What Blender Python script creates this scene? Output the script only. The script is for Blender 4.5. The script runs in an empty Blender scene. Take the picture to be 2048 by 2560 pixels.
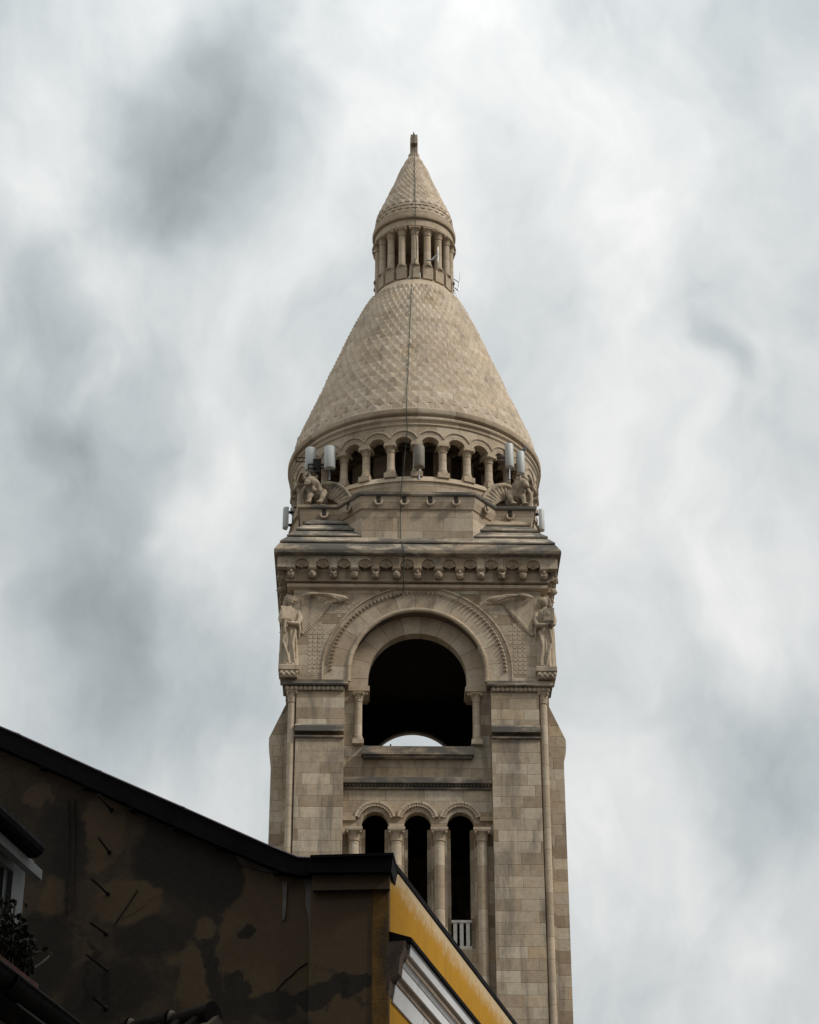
import bpy, bmesh, math, random
from math import sin, cos, tan, atan, atan2, pi, sqrt, radians, degrees, floor
from mathutils import Vector, Matrix
random.seed(7)
C = bpy.context.scene.collection
sc = bpy.context.scene

# ------------------------------------------------------------------ camera
PITCH = radians(29.0); FPX = 5570.0; ROLL = 0.0003; CAMZ = 1.7
cam_d = bpy.data.cameras.new('camera'); cam = bpy.data.objects.new('camera', cam_d); C.objects.link(cam)
cam_d.sensor_fit = 'HORIZONTAL'; cam_d.sensor_width = 24.0; cam_d.lens = FPX/2048*24.0
cam_d.clip_start = 0.1; cam_d.clip_end = 6000
cam.matrix_world = Matrix.Translation((0, 0, CAMZ)) @ Matrix.Rotation(pi/2+PITCH, 4, 'X') @ Matrix.Rotation(-ROLL, 4, 'Z')
sc.camera = cam
sc.view_settings.view_transform = 'Standard'; sc.view_settings.look = 'None'
sc.view_settings.exposure = 0.0; sc.view_settings.gamma = 1.0
sc.cycles.max_bounces = 6; sc.cycles.diffuse_bounces = 4

def ray(px, py):
    u = px-1024.0; v = 1280.0-py
    u, v = u*cos(ROLL)+v*sin(ROLL), -u*sin(ROLL)+v*cos(ROLL)
    return Vector((u, FPX*cos(PITCH)-v*sin(PITCH), FPX*sin(PITCH)+v*cos(PITCH))).normalized()

# ------------------------------------------------------------------ sun and sky
SUN_EL = radians(42); SUN_AZ = radians(111)      # azimuth from +Y (view direction) towards +X
sd = bpy.data.lights.new('sun', 'SUN'); sun = bpy.data.objects.new('sun', sd); C.objects.link(sun)
sd.energy = 2.8; sd.angle = radians(8); sd.color = (1.0, 0.945, 0.87)
sv = Vector((sin(SUN_AZ)*cos(SUN_EL), cos(SUN_AZ)*cos(SUN_EL), sin(SUN_EL)))
sun.rotation_euler = sv.to_track_quat('Z', 'Y').to_euler()

W = bpy.data.worlds.new('World'); sc.world = W; W.use_nodes = True
def build_world():
    nt = W.node_tree; N = nt.nodes; L = nt.links; N.clear()
    out = N.new('ShaderNodeOutputWorld'); bg = N.new('ShaderNodeBackground'); L.new(bg.outputs[0], out.inputs[0])
    bg.inputs[1].default_value = 0.1
    sky = N.new('ShaderNodeTexSky'); sky.sky_type = 'NISHITA'; sky.sun_disc = False
    sky.sun_elevation = SUN_EL; sky.sun_rotation = SUN_AZ
    tc = N.new('ShaderNodeTexCoord')
    def math_(op, a, b=None, clamp=False):
        n = N.new('ShaderNodeMath'); n.operation = op; n.use_clamp = clamp
        for i, s in enumerate((a, b)):
            if s is None: continue
            if isinstance(s, (int, float)): n.inputs[i].default_value = s
            else: L.new(s, n.inputs[i])
        return n.outputs[0]
    def vmath(op, a, b):
        n = N.new('ShaderNodeVectorMath'); n.operation = op
        for i, s in enumerate((a, b)):
            if isinstance(s, (tuple, list, Vector)): n.inputs[i].default_value = s
            elif isinstance(s, (int, float)): n.inputs['Scale'].default_value = s
            else: L.new(s, n.inputs[i])
        return n.outputs['Value'] if op in ('DISTANCE', 'DOT_PRODUCT', 'LENGTH') else n.outputs[0]
    d = tc.outputs['Generated']
    def noise(vec, scale, detail, rough, dist=0.0):
        n = N.new('ShaderNodeTexNoise'); L.new(vec, n.inputs['Vector'])
        n.inputs['Scale'].default_value = scale; n.inputs['Detail'].default_value = detail
        n.inputs['Roughness'].default_value = rough; n.inputs['Distortion'].default_value = dist
        return n
    # wind-drawn clouds: the lookup direction is bent by soft noise, then stretched along the wind
    w1 = noise(d, 7.0, 4, 0.55)
    wv = vmath('SUBTRACT', w1.outputs['Color'], (0.5, 0.5, 0.5))
    dw = vmath('ADD', d, vmath('SCALE', wv, 0.12))
    mp = N.new('ShaderNodeMapping'); L.new(dw, mp.inputs['Vector'])
    mp.inputs['Rotation'].default_value = (0, radians(-48), 0); mp.inputs['Scale'].default_value = (1.45, 1.0, .85)
    n1 = noise(mp.outputs[0], 11.0, 6, 0.54, 0.15)
    n2 = noise(mp.outputs[0], 19.0, 6, 0.55, 0.2)
    val = math_('ADD', math_('MULTIPLY', math_('SUBTRACT', n1.outputs['Fac'], 0.5), CLOUD_N1),
                math_('MULTIPLY', math_('SUBTRACT', n2.outputs['Fac'], 0.5), CLOUD_N2))
    val = math_('ADD', val, CLOUD_BASE)
    for (px, py, rad, amp) in CLOUDS:      # cloud banks by bearing in the sky
        c = ray(px, py)
        dist = vmath('DISTANCE', dw, c)
        mr = N.new('ShaderNodeMapRange'); mr.interpolation_type = 'SMOOTHERSTEP'
        L.new(dist, mr.inputs[0]); mr.inputs[1].default_value = 0.0; mr.inputs[2].default_value = rad/FPX*1.25
        mr.inputs[3].default_value = amp*.97; mr.inputs[4].default_value = 0.0
        val = math_('ADD', val, mr.outputs[0])
    # overcast: brighter towards the zenith, behind and to the sunny right
    sep = N.new('ShaderNodeSeparateXYZ'); L.new(d, sep.inputs[0])
    ramp = N.new('ShaderNodeValToRGB'); L.new(val, ramp.inputs[0])
    e = ramp.color_ramp.elements
    e[0].position = 0.0; e[0].color = (0.205, 0.238, 0.256, 1)
    e[1].position = 1.0; e[1].color = (0.86, 0.86, 0.85, 1)
    m = ramp.color_ramp.elements.new(0.5); m.color = (0.50, 0.545, 0.562, 1)
    zen = math_('MULTIPLY', math_('POWER', math_('MAXIMUM', sep.outputs[2], 0.0), 6.0), ZEN_GAIN)
    beh = math_('MULTIPLY', math_('MAXIMUM', math_('MULTIPLY', sep.outputs[1], -1.0), 0.0), BEHIND_GAIN)
    gain = math_('ADD', math_('ADD', zen, beh), 1.0)
    cl = vmath('SCALE', ramp.outputs[0], 1.0)
    cl_n = cl.node; L.new(math_('MULTIPLY', gain, 10.0), cl_n.inputs['Scale'])
    mix = N.new('ShaderNodeMix'); mix.data_type = 'RGBA'; mix.inputs[0].default_value = 0.985
    L.new(sky.outputs[0], mix.inputs[6]); L.new(cl, mix.inputs[7])
    L.new(mix.outputs[2], bg.inputs[0])
CLOUD_N1 = 0.72; CLOUD_N2 = 0.36; CLOUD_BASE = 0.65; ZEN_GAIN = 3.0; BEHIND_GAIN = -0.25
CLOUDS = [(400, 400, 360, -.30), (600, 240, 330, -.17), (330, 470, 260, -.12), (40, 40, 260, -.18), (140, 380, 240, .16), (1150, 230, 480, .12), (1000, 480, 260, .08), (1850, 170, 480, -.10),
          (1450, 700, 480, .18), (1680, 560, 300, .10), (1960, 750, 240, -.06), (1757, 985, 110, -.20), (1560, 1150, 360, .20), (1880, 1430, 280, .22), (1650, 1500, 300, .10),
          (1960, 1880, 320, -.20), (1540, 2130, 360, .24), (1900, 2330, 260, .12), (1960, 2500, 200, .05),
          (60, 770, 240, -.16), (310, 720, 240, .10), (400, 830, 180, -.14), (80, 990, 260, -.20), (280, 1050, 260, -.12), (800, 850, 200, -.10), (650, 820, 300, .14),
          (500, 1320, 240, .28), (560, 1080, 200, .12), (120, 1190, 240, -.20), (340, 1560, 330, -.32), (130, 1420, 240, -.14), (20, 1620, 180, .12), (560, 1780, 240, -.16), (300, 1985, 170, .16), (450, 1950, 240, .02)]
build_world()

# ------------------------------------------------------------------ mesh helpers
class MB:
    def __init__(self): self.v = []; self.f = []; self.uv = []
    def add(self, verts, faces, uvs=None):
        b = len(self.v); self.v += [tuple(p) for p in verts]
        for i, f in enumerate(faces):
            self.f.append(tuple(b+k for k in f)); self.uv.append(uvs[i] if uvs else None)
    def box(self, x0, x1, y0, y1, z0, z1):
        v = [(x, y, z) for z in (z0, z1) for y in (y0, y1) for x in (x0, x1)]
        self.add(v, [(0, 2, 3, 1), (4, 5, 7, 6), (0, 1, 5, 4), (1, 3, 7, 5), (3, 2, 6, 7), (2, 0, 4, 6)])
    def obox(self, M, sx, sy, sz):
        v = [M @ Vector((x*sx/2, y*sy/2, z*sz/2)) for z in (-1, 1) for y in (-1, 1) for x in (-1, 1)]
        self.add(v, [(0, 2, 3, 1), (4, 5, 7, 6), (0, 1, 5, 4), (1, 3, 7, 5), (3, 2, 6, 7), (2, 0, 4, 6)])
    def prism(self, poly, y0, y1, f=None):
        """poly: (x,z) outline, extruded from y0 to y1; f maps (x,y,z)"""
        a = sum(poly[i][0]*poly[(i+1) % len(poly)][1]-poly[(i+1) % len(poly)][0]*poly[i][1] for i in range(len(poly)))
        if a < 0: poly = poly[::-1]
        n = len(poly); g = f or (lambda x, y, z: (x, y, z))
        v = [g(x, y0, z) for x, z in poly]+[g(x, y1, z) for x, z in poly]
        fs = [tuple(range(n)), tuple(range(2*n-1, n-1, -1))]
        fs += [((i+1) % n, i, n+i, n+(i+1) % n) for i in range(n)]
        self.add(v, fs)
    def loft(self, rings, cap=True, closed=True):
        n = len(rings[0]); b = len(self.v); v = [p for r in rings for p in r]; fs = []
        for i in range(len(rings)-1):
            for j in range(n if closed else n-1):
                k = (j+1) % n; fs.append((i*n+j, i*n+k, (i+1)*n+k, (i+1)*n+j))
        if cap: fs += [tuple(range(n-1, -1, -1)), tuple((len(rings)-1)*n+j for j in range(n))]
        self.add(v, fs)
    def rects(self, prof, cap=True):
        """stack of rectangles (hx, hy, z), bottom to top"""
        self.loft([[(-hx, -hy, z), (hx, -hy, z), (hx, hy, z), (-hx, hy, z)] for hx, hy, z in prof], cap)
    def lathe(self, prof, n=64, a0=0.0, a1=2*pi, cx=0.0, cy=0.0, uref=None, mod=None):
        full = abs(a1-a0-2*pi) < 1e-6; m = n if full else n+1
        v = []; L = [0.0]
        for i in range(1, len(prof)): L.append(L[-1]+math.hypot(prof[i][0]-prof[i-1][0], prof[i][1]-prof[i-1][1]))
        R = uref or max(p[0] for p in prof); z0 = prof[0][1]
        for i, (r, z) in enumerate(prof):
            for j in range(m):
                a = a0+(a1-a0)*j/n; rr = r*(mod(a, i) if mod else 1.0)
                v.append((cx+rr*cos(a), cy+rr*sin(a), z))
        fs = []; us = []
        for i in range(len(prof)-1):
            for j in range(n):
                k = (j+1) % m
                fs.append((i*m+j, i*m+k, (i+1)*m+k, (i+1)*m+j))
                ua = (a0+(a1-a0)*j/n)*R; ub = (a0+(a1-a0)*(j+1)/n)*R
                us.append(((ua, z0+L[i]), (ub, z0+L[i]), (ub, z0+L[i+1]), (ua, z0+L[i+1])))
        self.add(v, fs, us)
    def ell(self, c, r, M=None, nu=12, nv=8):
        M = M or Matrix(); v = [M @ Vector((0, 0, -r[2]))+Vector(c)]
        for i in range(1, nv):
            t = -pi/2+pi*i/nv
            for j in range(nu):
                a = 2*pi*j/nu; v.append(M @ Vector((r[0]*cos(t)*cos(a), r[1]*cos(t)*sin(a), r[2]*sin(t)))+Vector(c))
        v.append(M @ Vector((0, 0, r[2]))+Vector(c)); fs = []
        for j in range(nu): fs.append((0, 1+(j+1) % nu, 1+j))
        for i in range(nv-2):
            for j in range(nu):
                a = 1+i*nu+j; b = 1+i*nu+(j+1) % nu; fs.append((a, b, b+nu, a+nu))
        t = len(v)-1; o = 1+(nv-2)*nu
        for j in range(nu): fs.append((t, o+j, o+(j+1) % nu))
        self.add(v, fs)
    def tube(self, pts, rad, n=8, flat=None, upv=None):
        """pts polyline; rad radius or list; flat = (width list) for a flattened section"""
        P = [Vector(p) for p in pts]; rings = []; m = len(P)
        R = rad if isinstance(rad, (list, tuple)) else [rad]*m
        up = Vector(upv) if upv else None; prev = None
        for i in range(m):
            t = (P[min(i+1, m-1)]-P[max(i-1, 0)]).normalized()
            if up is not None: s = t.cross(up)
            elif prev is not None: s = prev-t*prev.dot(t)
            else: s = t.cross(Vector((0, 0, 1)) if abs(t.z) < .9 else Vector((1, 0, 0)))
            if s.length < 1e-5: s = t.orthogonal()
            s.normalize(); prev = s; w = s.cross(t).normalized()
            fw = flat[i] if flat else R[i]
            rings.append([P[i]+s*cos(2*pi*j/n)*R[i]+w*sin(2*pi*j/n)*fw for j in range(n)])
        self.loft(rings)
    def build(self, name, mat, parent=None, sharp=35, loc=None, rotz=0.0, smooth=True):
        me = bpy.data.meshes.new(name); me.from_pydata(self.v, [], self.f); me.update()
        uvl = me.uv_layers.new(name='UVMap').data
        for p in me.polygons:
            ex = self.uv[p.index]
            n = p.normal; ax = 2 if abs(n.z) > .8 else (0 if abs(n.x) > abs(n.y) else 1)
            for q, li in enumerate(p.loop_indices):
                if ex: uvl[li].uv = ex[q]
                else:
                    c = me.vertices[me.loops[li].vertex_index].co
                    uvl[li].uv = (c.x, c.y) if ax == 2 else ((c.y, c.z) if ax == 0 else (c.x, c.z))
            p.use_smooth = smooth
        if smooth: me.set_sharp_from_angle(angle=radians(sharp))
        if mat: me.materials.append(mat)
        o = bpy.data.objects.new(name, me); C.objects.link(o)
        if parent: o.parent = parent
        if loc: o.location = loc
        o.rotation_euler.z = rotz
        return o
def copy_of(o, parent=None, loc=None, rotz=None, deep=True):
    c = o.copy(); C.objects.link(c)
    if parent: c.parent = parent
    if loc is not None: c.location = loc
    if rotz is not None: c.rotation_euler.z = rotz
    if deep:
        for ch in list(o.children):
            copy_of(ch, c)
    return c
def thing(name, label, cat, loc=(0, 0, 0), rotz=0.0, group=None):
    o = bpy.data.objects.new(name, None); C.objects.link(o); o.location = loc; o.rotation_euler.z = rotz
    o.empty_display_size = .3
    return tag(o, label, cat, group)
def tag(o, label, cat, group=None):
    o['label'] = label; o['category'] = cat
    if group: o['group'] = group
    return o
def remesh(o, vox):
    m = o.modifiers.new('fuse', 'REMESH'); m.mode = 'VOXEL'; m.voxel_size = vox; m.use_smooth_shade = True
    s = o.modifiers.new('soft', 'SMOOTH'); s.factor = .4; s.iterations = 1
    return o

# ------------------------------------------------------------------ materials
class NT:
    def __init__(self, name):
        self.m = bpy.data.materials.new(name); self.m.use_nodes = True
        self.t = self.m.node_tree; self.b = self.t.nodes['Principled BSDF']
    def n(self, typ, **kw):
        n = self.t.nodes.new(typ)
        for k, v in kw.items(): setattr(n, k, v)
        return n
    def link(self, a, b): self.t.links.new(a, b)
    def put(self, sock, v):
        if hasattr(v, 'default_value') or hasattr(v, 'links'): self.link(v, sock)
        else: sock.default_value = v
    def math(self, op, a, b=None, c=None, clamp=False):
        n = self.n('ShaderNodeMath', operation=op, use_clamp=clamp)
        for i, s in enumerate((a, b, c)):
            if s is not None: self.put(n.inputs[i], s)
        return n.outputs[0]
    def noise(self, vec, scale, detail=4, rough=.5, dist=0.0):
        n = self.n('ShaderNodeTexNoise'); self.link(vec, n.inputs['Vector'])
        n.inputs['Scale'].default_value = scale; n.inputs['Detail'].default_value = detail
        n.inputs['Roughness'].default_value = rough; n.inputs['Distortion'].default_value = dist
        return n.outputs['Fac']
    def mix(self, fac, a, b, mode='MIX'):
        n = self.n('ShaderNodeMix', data_type='RGBA', blend_type=mode)
        self.put(n.inputs[0], fac); self.put(n.inputs[6], a); self.put(n.inputs[7], b)
        return n.outputs[2]
    def ramp(self, fac, stops, const=False):
        n = self.n('ShaderNodeValToRGB'); self.put(n.inputs[0], fac)
        cr = n.color_ramp
        if const: cr.interpolation = 'CONSTANT'
        while len(cr.elements) < len(stops): cr.elements.new(.5)
        for e, (p, c) in zip(cr.elements, stops): e.position = p; e.color = c if len(c) == 4 else (*c, 1)
        return n.outputs[0]
    def rng(self, v, a, b, c=0.0, d=1.0):
        n = self.n('ShaderNodeMapRange', interpolation_type='SMOOTHSTEP'); self.put(n.inputs[0], v)
        for i, x in enumerate((a, b, c, d)): n.inputs[i+1].default_value = x
        return n.outputs[0]
    def scalev(self, vec, s):
        n = self.n('ShaderNodeMapping'); self.link(vec, n.inputs['Vector']); n.inputs['Scale'].default_value = s
        return n.outputs[0]
    def bump(self, h, strength, dist):
        n = self.n('ShaderNodeBump'); self.put(n.inputs['Height'], h)
        n.inputs['Strength'].default_value = strength; n.inputs['Distance'].default_value = dist
        self.link(n.outputs[0], self.b.inputs['Normal'])
def rgb(r, g, b): return (r, g, b, 1)

STREAK = (1.6, 1.6, .28)
def stone(name, bh=.40, bw=.95, tone=1.0, dirt=.25, joint=.009, vary=1.0, blocks=True, warm=0.0, cast=(.985, 1.0, 1.05)):
    """limestone ashlar: courses and random blocks from the metre UVs, tone per block, weathering"""
    m = NT(name); geo = m.n('ShaderNodeNewGeometry'); pos = geo.outputs['Position']
    uvn = m.n('ShaderNodeUVMap'); uvn.uv_map = 'UVMap'
    s = m.n('ShaderNodeSeparateXYZ'); m.link(uvn.outputs[0], s.inputs[0]); u, v = s.outputs[0], s.outputs[1]
    row = m.math('FLOOR', m.math('DIVIDE', v, bh)); fv = m.math('FRACT', m.math('DIVIDE', v, bh))
    wn = m.n('ShaderNodeTexWhiteNoise', noise_dimensions='1D'); m.link(row, wn.inputs['W'])
    w = m.math('ADD', m.math('DIVIDE', u, bw), m.math('ADD', m.math('MULTIPLY', row, 23.0), m.math('MULTIPLY', wn.outputs[0], 5.0)))
    vo = m.n('ShaderNodeTexVoronoi', voronoi_dimensions='1D', feature='F1'); m.link(w, vo.inputs['W'])
    vo.inputs['Scale'].default_value = 1.0; vo.inputs['Randomness'].default_value = .62
    ve = m.n('ShaderNodeTexVoronoi', voronoi_dimensions='1D', feature='DISTANCE_TO_EDGE'); m.link(w, ve.inputs['W'])
    ve.inputs['Scale'].default_value = 1.0; ve.inputs['Randomness'].default_value = .62
    dv = m.math('MULTIPLY', ve.outputs['Distance'], bw)
    dh = m.math('MULTIPLY', m.math('MINIMUM', fv, m.math('SUBTRACT', 1.0, fv)), bh)
    d = m.math('MINIMUM', dv, dh)
    jt = m.rng(d, joint*.5, joint*1.5, 1.0, 0.0)
    rs = m.n('ShaderNodeSeparateColor'); m.link(vo.outputs['Color'], rs.inputs[0])
    T = tone*1.19
    base = m.ramp(rs.outputs[0], [(0.0, (.225*T, .165*T, .103*T)), (.18, (.31*T, .24*T, .16*T)), (.45, (.375*T, .30*T, .208*T)),
                                  (.7, (.405*T, .335*T, .243*T)), (.88, (.47*T, .40*T, .295*T)), (1.0, (.40*T, .30*T, .185*T))])
    mid = (.385*T, .31*T, .217*T, 1)
    if not blocks: base = mid
    else: base = m.mix(vary, mid, base)
    big = m.noise(pos, .35, 4, .6); fine = m.noise(pos, 9.0, 6, .65); grain = m.noise(pos, 45.0, 3, .6)
    c = m.mix(m.rng(big, .3, .7, 0, .5), base, m.mix(1.0, base, rgb(.74, .74, .76), 'MULTIPLY'))
    mot = m.noise(pos, 3.2, 5, .65)
    c = m.mix(m.rng(mot, .35, .7, 0, .5), c, m.mix(1.0, c, rgb(.78, .73, .68), 'MULTIPLY'))
    c = m.mix(m.rng(fine, .42, .7, 0, .45), c, m.mix(1.0, c, rgb(.66, .60, .52), 'MULTIPLY'))
    c = m.mix(m.rng(grain, .55, .8, 0, .35), c, m.mix(1.0, c, rgb(.62, .60, .58), 'MULTIPLY'))
    st = m.noise(m.scalev(pos, STREAK if dirt < .5 else (.55, .55, 1.5)), 1.3, 5, .65, .4)
    c = m.mix(m.rng(st, .55-.22*dirt, .78-.22*dirt, 0, min(1, .25+dirt*.75)), c, rgb(.085*T, .078*T, .066*T))
    och = m.noise(pos, .9, 3, .5)
    c = m.mix(m.rng(och, .60, .78, 0, .30+warm), c, m.mix(1.0, c, rgb(1.0, .82, .55), 'MULTIPLY'))
    h = m.math('ADD', m.math('MULTIPLY', fine, .5), m.math('MULTIPLY', grain, .25))
    if blocks:
        c = m.mix(m.math('MULTIPLY', jt, .42), c, rgb(.10, .082, .06))
        h = m.math('SUBTRACT', h, m.math('MULTIPLY', jt, .9))
    c = m.mix(1.0, c, rgb(*cast), 'MULTIPLY'); m.link(c, m.b.inputs['Base Color']); m.b.inputs['Roughness'].default_value = .92
    m.b.inputs['Specular IOR Level'].default_value = .2
    m.bump(h, .55, .02)
    return m.m

def plain(name, col, rough=.6, metal=0.0, var=.25, scale=3.0, bump=.0, dirtcol=None, dirt=0.0, spec=.4):
    m = NT(name); geo = m.n('ShaderNodeNewGeometry'); pos = geo.outputs['Position']
    a = m.noise(pos, scale, 5, .6); b = m.noise(pos, scale*9, 4, .6)
    c = m.mix(m.rng(a, .3, .7), rgb(*[x*(1-var) for x in col]), rgb(*[min(1, x*(1+var)) for x in col]))
    c = m.mix(m.rng(b, .5, .8, 0, .3), c, m.mix(1.0, c, rgb(.6, .6, .6), 'MULTIPLY'))
    if dirtcol:
        st = m.noise(m.scalev(pos, (1.0, 1.0, .3)), scale*1.7, 5, .65)
        c = m.mix(m.rng(st, .6-.25*dirt, .8-.2*dirt, 0, .85), c, rgb(*dirtcol))
    m.link(c, m.b.inputs['Base Color']); m.put(m.b.inputs['Roughness'], m.rng(b, .2, .8, max(.05, rough-.12), min(1, rough+.1)))
    m.b.inputs['Metallic'].default_value = metal; m.b.inputs['Specular IOR Level'].default_value = spec
    if bump: m.bump(b, bump, .02)
    return m.m

M = {}
M['ashlar'] = stone('limestone_ashlar', vary=.9, dirt=.45)
M['panel'] = stone('limestone_panel_ashlar', .40, 1.15, .97, .42)
M['arch'] = stone('limestone_voussoirs', .40, 40, 1.03, .15, vary=.55)
M['smooth'] = stone('limestone_carved', blocks=False, dirt=.18)
M['shaft'] = stone('limestone_shaft', .75, 60, 1.02, .12, vary=.5)
M['weathered'] = stone('limestone_weathered', .60, 1.9, .92, .95)
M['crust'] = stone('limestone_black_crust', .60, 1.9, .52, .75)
M['dark_soffit'] = stone('limestone_dark', blocks=False, tone=.30, dirt=.6)
M['pale'] = plain('pale_stone_balusters', (.52, .50, .45), .9, 0, .12, 4)
M['parapet'] = stone('limestone_parapet', .55, 1.5, 1.02, .22, vary=.6)
M['scales'] = stone('limestone_scales', .40, .62, 1.27, .26, joint=.008, vary=.4, warm=.0, cast=(.965, 1.0, 1.09))
M['statue'] = stone('limestone_statue', blocks=False, dirt=.38, tone=1.0)
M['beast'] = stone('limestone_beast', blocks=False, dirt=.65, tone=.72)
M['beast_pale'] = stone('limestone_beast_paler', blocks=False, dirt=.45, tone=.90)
M['interior_shade'] = plain('painted_interior_shade', (.03, .022, .016), .9)  # near-black stands in for shade inside the belfry, slots and openings
M['dark_metal'] = plain('dark_iron', (.018, .016, .015), .7, .2, spec=.15)
M['grey_metal'] = plain('galvanised_steel', (.28, .28, .30), .45, .8)
M['cable'] = plain('weathered_copper_cable', (.035, .045, .036), .7)
M['antenna'] = plain('antenna_plastic', (.43, .445, .43), .5, 0, .04, 2.0, dirtcol=(.35, .33, .28), dirt=.15)
M['antenna_old'] = plain('stained_antenna_shell', (.17, .15, .12), .7, 0, .15, 4.0, dirtcol=(.12, .10, .08), dirt=.35)
M['rust'] = plain('rusty_box', (.22, .10, .05), .8)

# ------------------------------------------------------------------ ground
def structure(o): o['kind'] = 'structure'; return o
g = MB(); g.add([(-3000, -3000, 0), (3000, -3000, 0), (3000, 3000, 0), (-3000, 3000, 0)], [(0, 1, 2, 3)])
structure(g.build('ground', plain('packed_earth', (.09, .078, .065), .95, 0, .2, .3, .3)))

# ------------------------------------------------------------------ tower frame
YC = 75.2; XA = 0.19
def zt(py, yl):
    return CAMZ+(YC+yl)*tan(PITCH+atan((1280-py)/FPX))
def wt(dpx, py, yl):
    Y = YC+yl; h = zt(py, yl)-CAMZ
    return dpx*(Y*cos(PITCH)+h*sin(PITCH))/FPX
tower = thing('bell_tower', 'tall pale limestone bell tower with scaled dome, lantern and conical spire', 'bell tower', (XA, YC, 0), radians(1.0))
F = -5.2                                      # front plane of the corner piers
def arc(cx, zc, r, a0, a1, n):
    return [(cx+r*cos(a0+(a1-a0)*i/n), zc+r*sin(a0+(a1-a0)*i/n)) for i in range(n+1)]
def ring_arch(mb, cx, zs, r0, r1, y0, y1, n=40, a0=0.0, a1=pi, stilt=0.0):
    """semicircular band between radii r0 and r1 with radial joints in its UVs; legs of length stilt"""
    segs = []
    if stilt: segs.append((cx+r0, cx+r1, zs-stilt, None))
    P = []
    if stilt: P.append((r0, r1, 0.0, -stilt))
    for i in range(n+1): P.append((r0, r1, a0+(a1-a0)*i/n, 0.0))
    if stilt: P.append((r0, r1, a1, -stilt))
    k = .40/.80; V = []; arcs = []
    s = 0.0; prev = None
    for (ra, rb, a, dz) in P:
        p = [(cx+ra*cos(a), zs+ra*sin(a)+dz), (cx+rb*cos(a), zs+rb*sin(a)+dz)]
        if prev: s += math.hypot(p[1][0]-prev[0], p[1][1]-prev[1])
        prev = p[1]; arcs.append(s*k)
        for (x, z) in p:
            V.append((x, y0, z)); V.append((x, y1, z))
    fs = []; us = []
    for i in range(len(P)-1):
        a, b = 4*i, 4*i+4; u0, u1 = arcs[i], arcs[i+1]
        for q in ((a, a+2, b+2, b), (a+3, a+1, b+1, b+3), (a+2, a+3, b+3, b+2), (a+1, a, b, b+1)):
            fs.append(q[::-1]); us.append(((9, u1), (9.3, u1), (9.3, u0), (9, u0)))
    e = 4*(len(P)-1)
    fs += [(0, 1, 3, 2), (e, e+2, e+3, e+1)]; us += [((9, 0),)*4, ((9, 0),)*4]
    mb.add(V, fs, us)

# ---- capitals
def capital_mb(r, h, ab, leaves=8):
    """bell with two tiers of leaves and a square abacus; base of the capital at z=0"""
    mb = MB()
    mb.lathe([(r*1.0, -.02*h), (r*1.18, .0), (r*1.18, .06*h), (r*1.0, .08*h)], 20)
    prof = [(r*1.0, .08*h), (r*1.08, .3*h), (r*1.16, .44*h), (r*1.05, .47*h), (r*1.12, .6*h), (r*1.32, .78*h), (r*1.5, .86*h), (r*1.2, .88*h)]
    amp = [0, .10, .22, .06, .06, .14, .26, .0]
    mb.lathe(prof, leaves*6, mod=lambda a, i: 1+amp[i]*(abs(cos(a*leaves/2+(pi/2 if i > 3 else 0)))-.45))
    for sx in (-1, 1):
        for sy in (-1, 1):
            mb.ell((sx*ab*.82, sy*ab*.82, .78*h), (r*.28, r*.28, .13*h), nu=8, nv=6)
    mb.rects([(ab*.92, ab*.92, .86*h), (ab, ab, .9*h), (ab, ab, 1.0*h)])
    return mb
def base_mb(r, h, pl, plinth=True):
    mb = MB(); z = 0.0
    if plinth: mb.box(-pl, pl, -pl, pl, 0, h*.5); z = h*.5
    q = h-z
    mb.lathe([(r*1.3, z), (r*1.36, z+.2*q), (r*1.3, z+.42*q), (r*1.08, z+.5*q), (r*1.16, z+.75*q), (r*1.12, z+.9*q), (r, h)], 24)
    return mb
def column(name, r0, r1, z0, z1, hc, hb, ab, pl, mat, parent, plinth=True, leaves=8):
    """column object with its base at its origin; shaft from hb to z1-z0-hc"""
    H = z1-z0; mb = MB(); n = 5
    mb.lathe([(r0+(r1-r0)*i/n, hb+(H-hc-hb)*i/n) for i in range(n+1)], 24)
    o = mb.build(name, mat, parent)
    capital_mb(r1, hc, ab, leaves).build('capital', M['smooth'], o, loc=(0, 0, H-hc))
    if hb > 0: base_mb(r0, hb, pl, plinth).build('base', M['smooth'], o)
    return o

# ------------------------------------------------------------------ shaft: piers, panels, windows
zImpT = zt(1701, F-.12); zImpB = zt(1713, F-.12); zLeafB = zt(1727, F-.08)
xIn = wt(187, 1950, F); xPan = wt(309, 1950, F); xOut = wt(331, 1780, F)
zStr0 = zt(1471, F-.12); zStr1 = zt(1460, F-.12)
PAN = F+.45                                   # recessed middle panel
zg0, zg1 = zt(1840, F), zt(1829, F)
for sgn in (-1, 1):
    pier = MB()
    for (xa, xb, ya, za, zb) in ((xIn, xPan, F, 0, zg0), (xIn, xPan, F, zg1, zImpB), (xIn+.06, xPan-.003, F+.22, zg0-.01, zg1+.01), (xPan-.002, xOut, F+.28, 0, zImpB-.002)):
        x0, x1 = sorted((sgn*xa, sgn*xb)); pier.box(x0, x1, ya, F+1.1, za, zb)
    pier.build('pier', M['ashlar'], tower)
for sgn in (-1, 1):
    c = MB(); r = wt(9.6, 1900, F); zc1 = zt(1728, F)
    c.lathe([(r, 0), (r, zc1-.42)], 20)
    co = c.build('corner_column', M['shaft'], tower, loc=(sgn*(xPan+.155), F+.13, 0))
    capital_mb(r, .42, .19).build('capital', M['smooth'], co, loc=(0, 0, zc1-.42))
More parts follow.
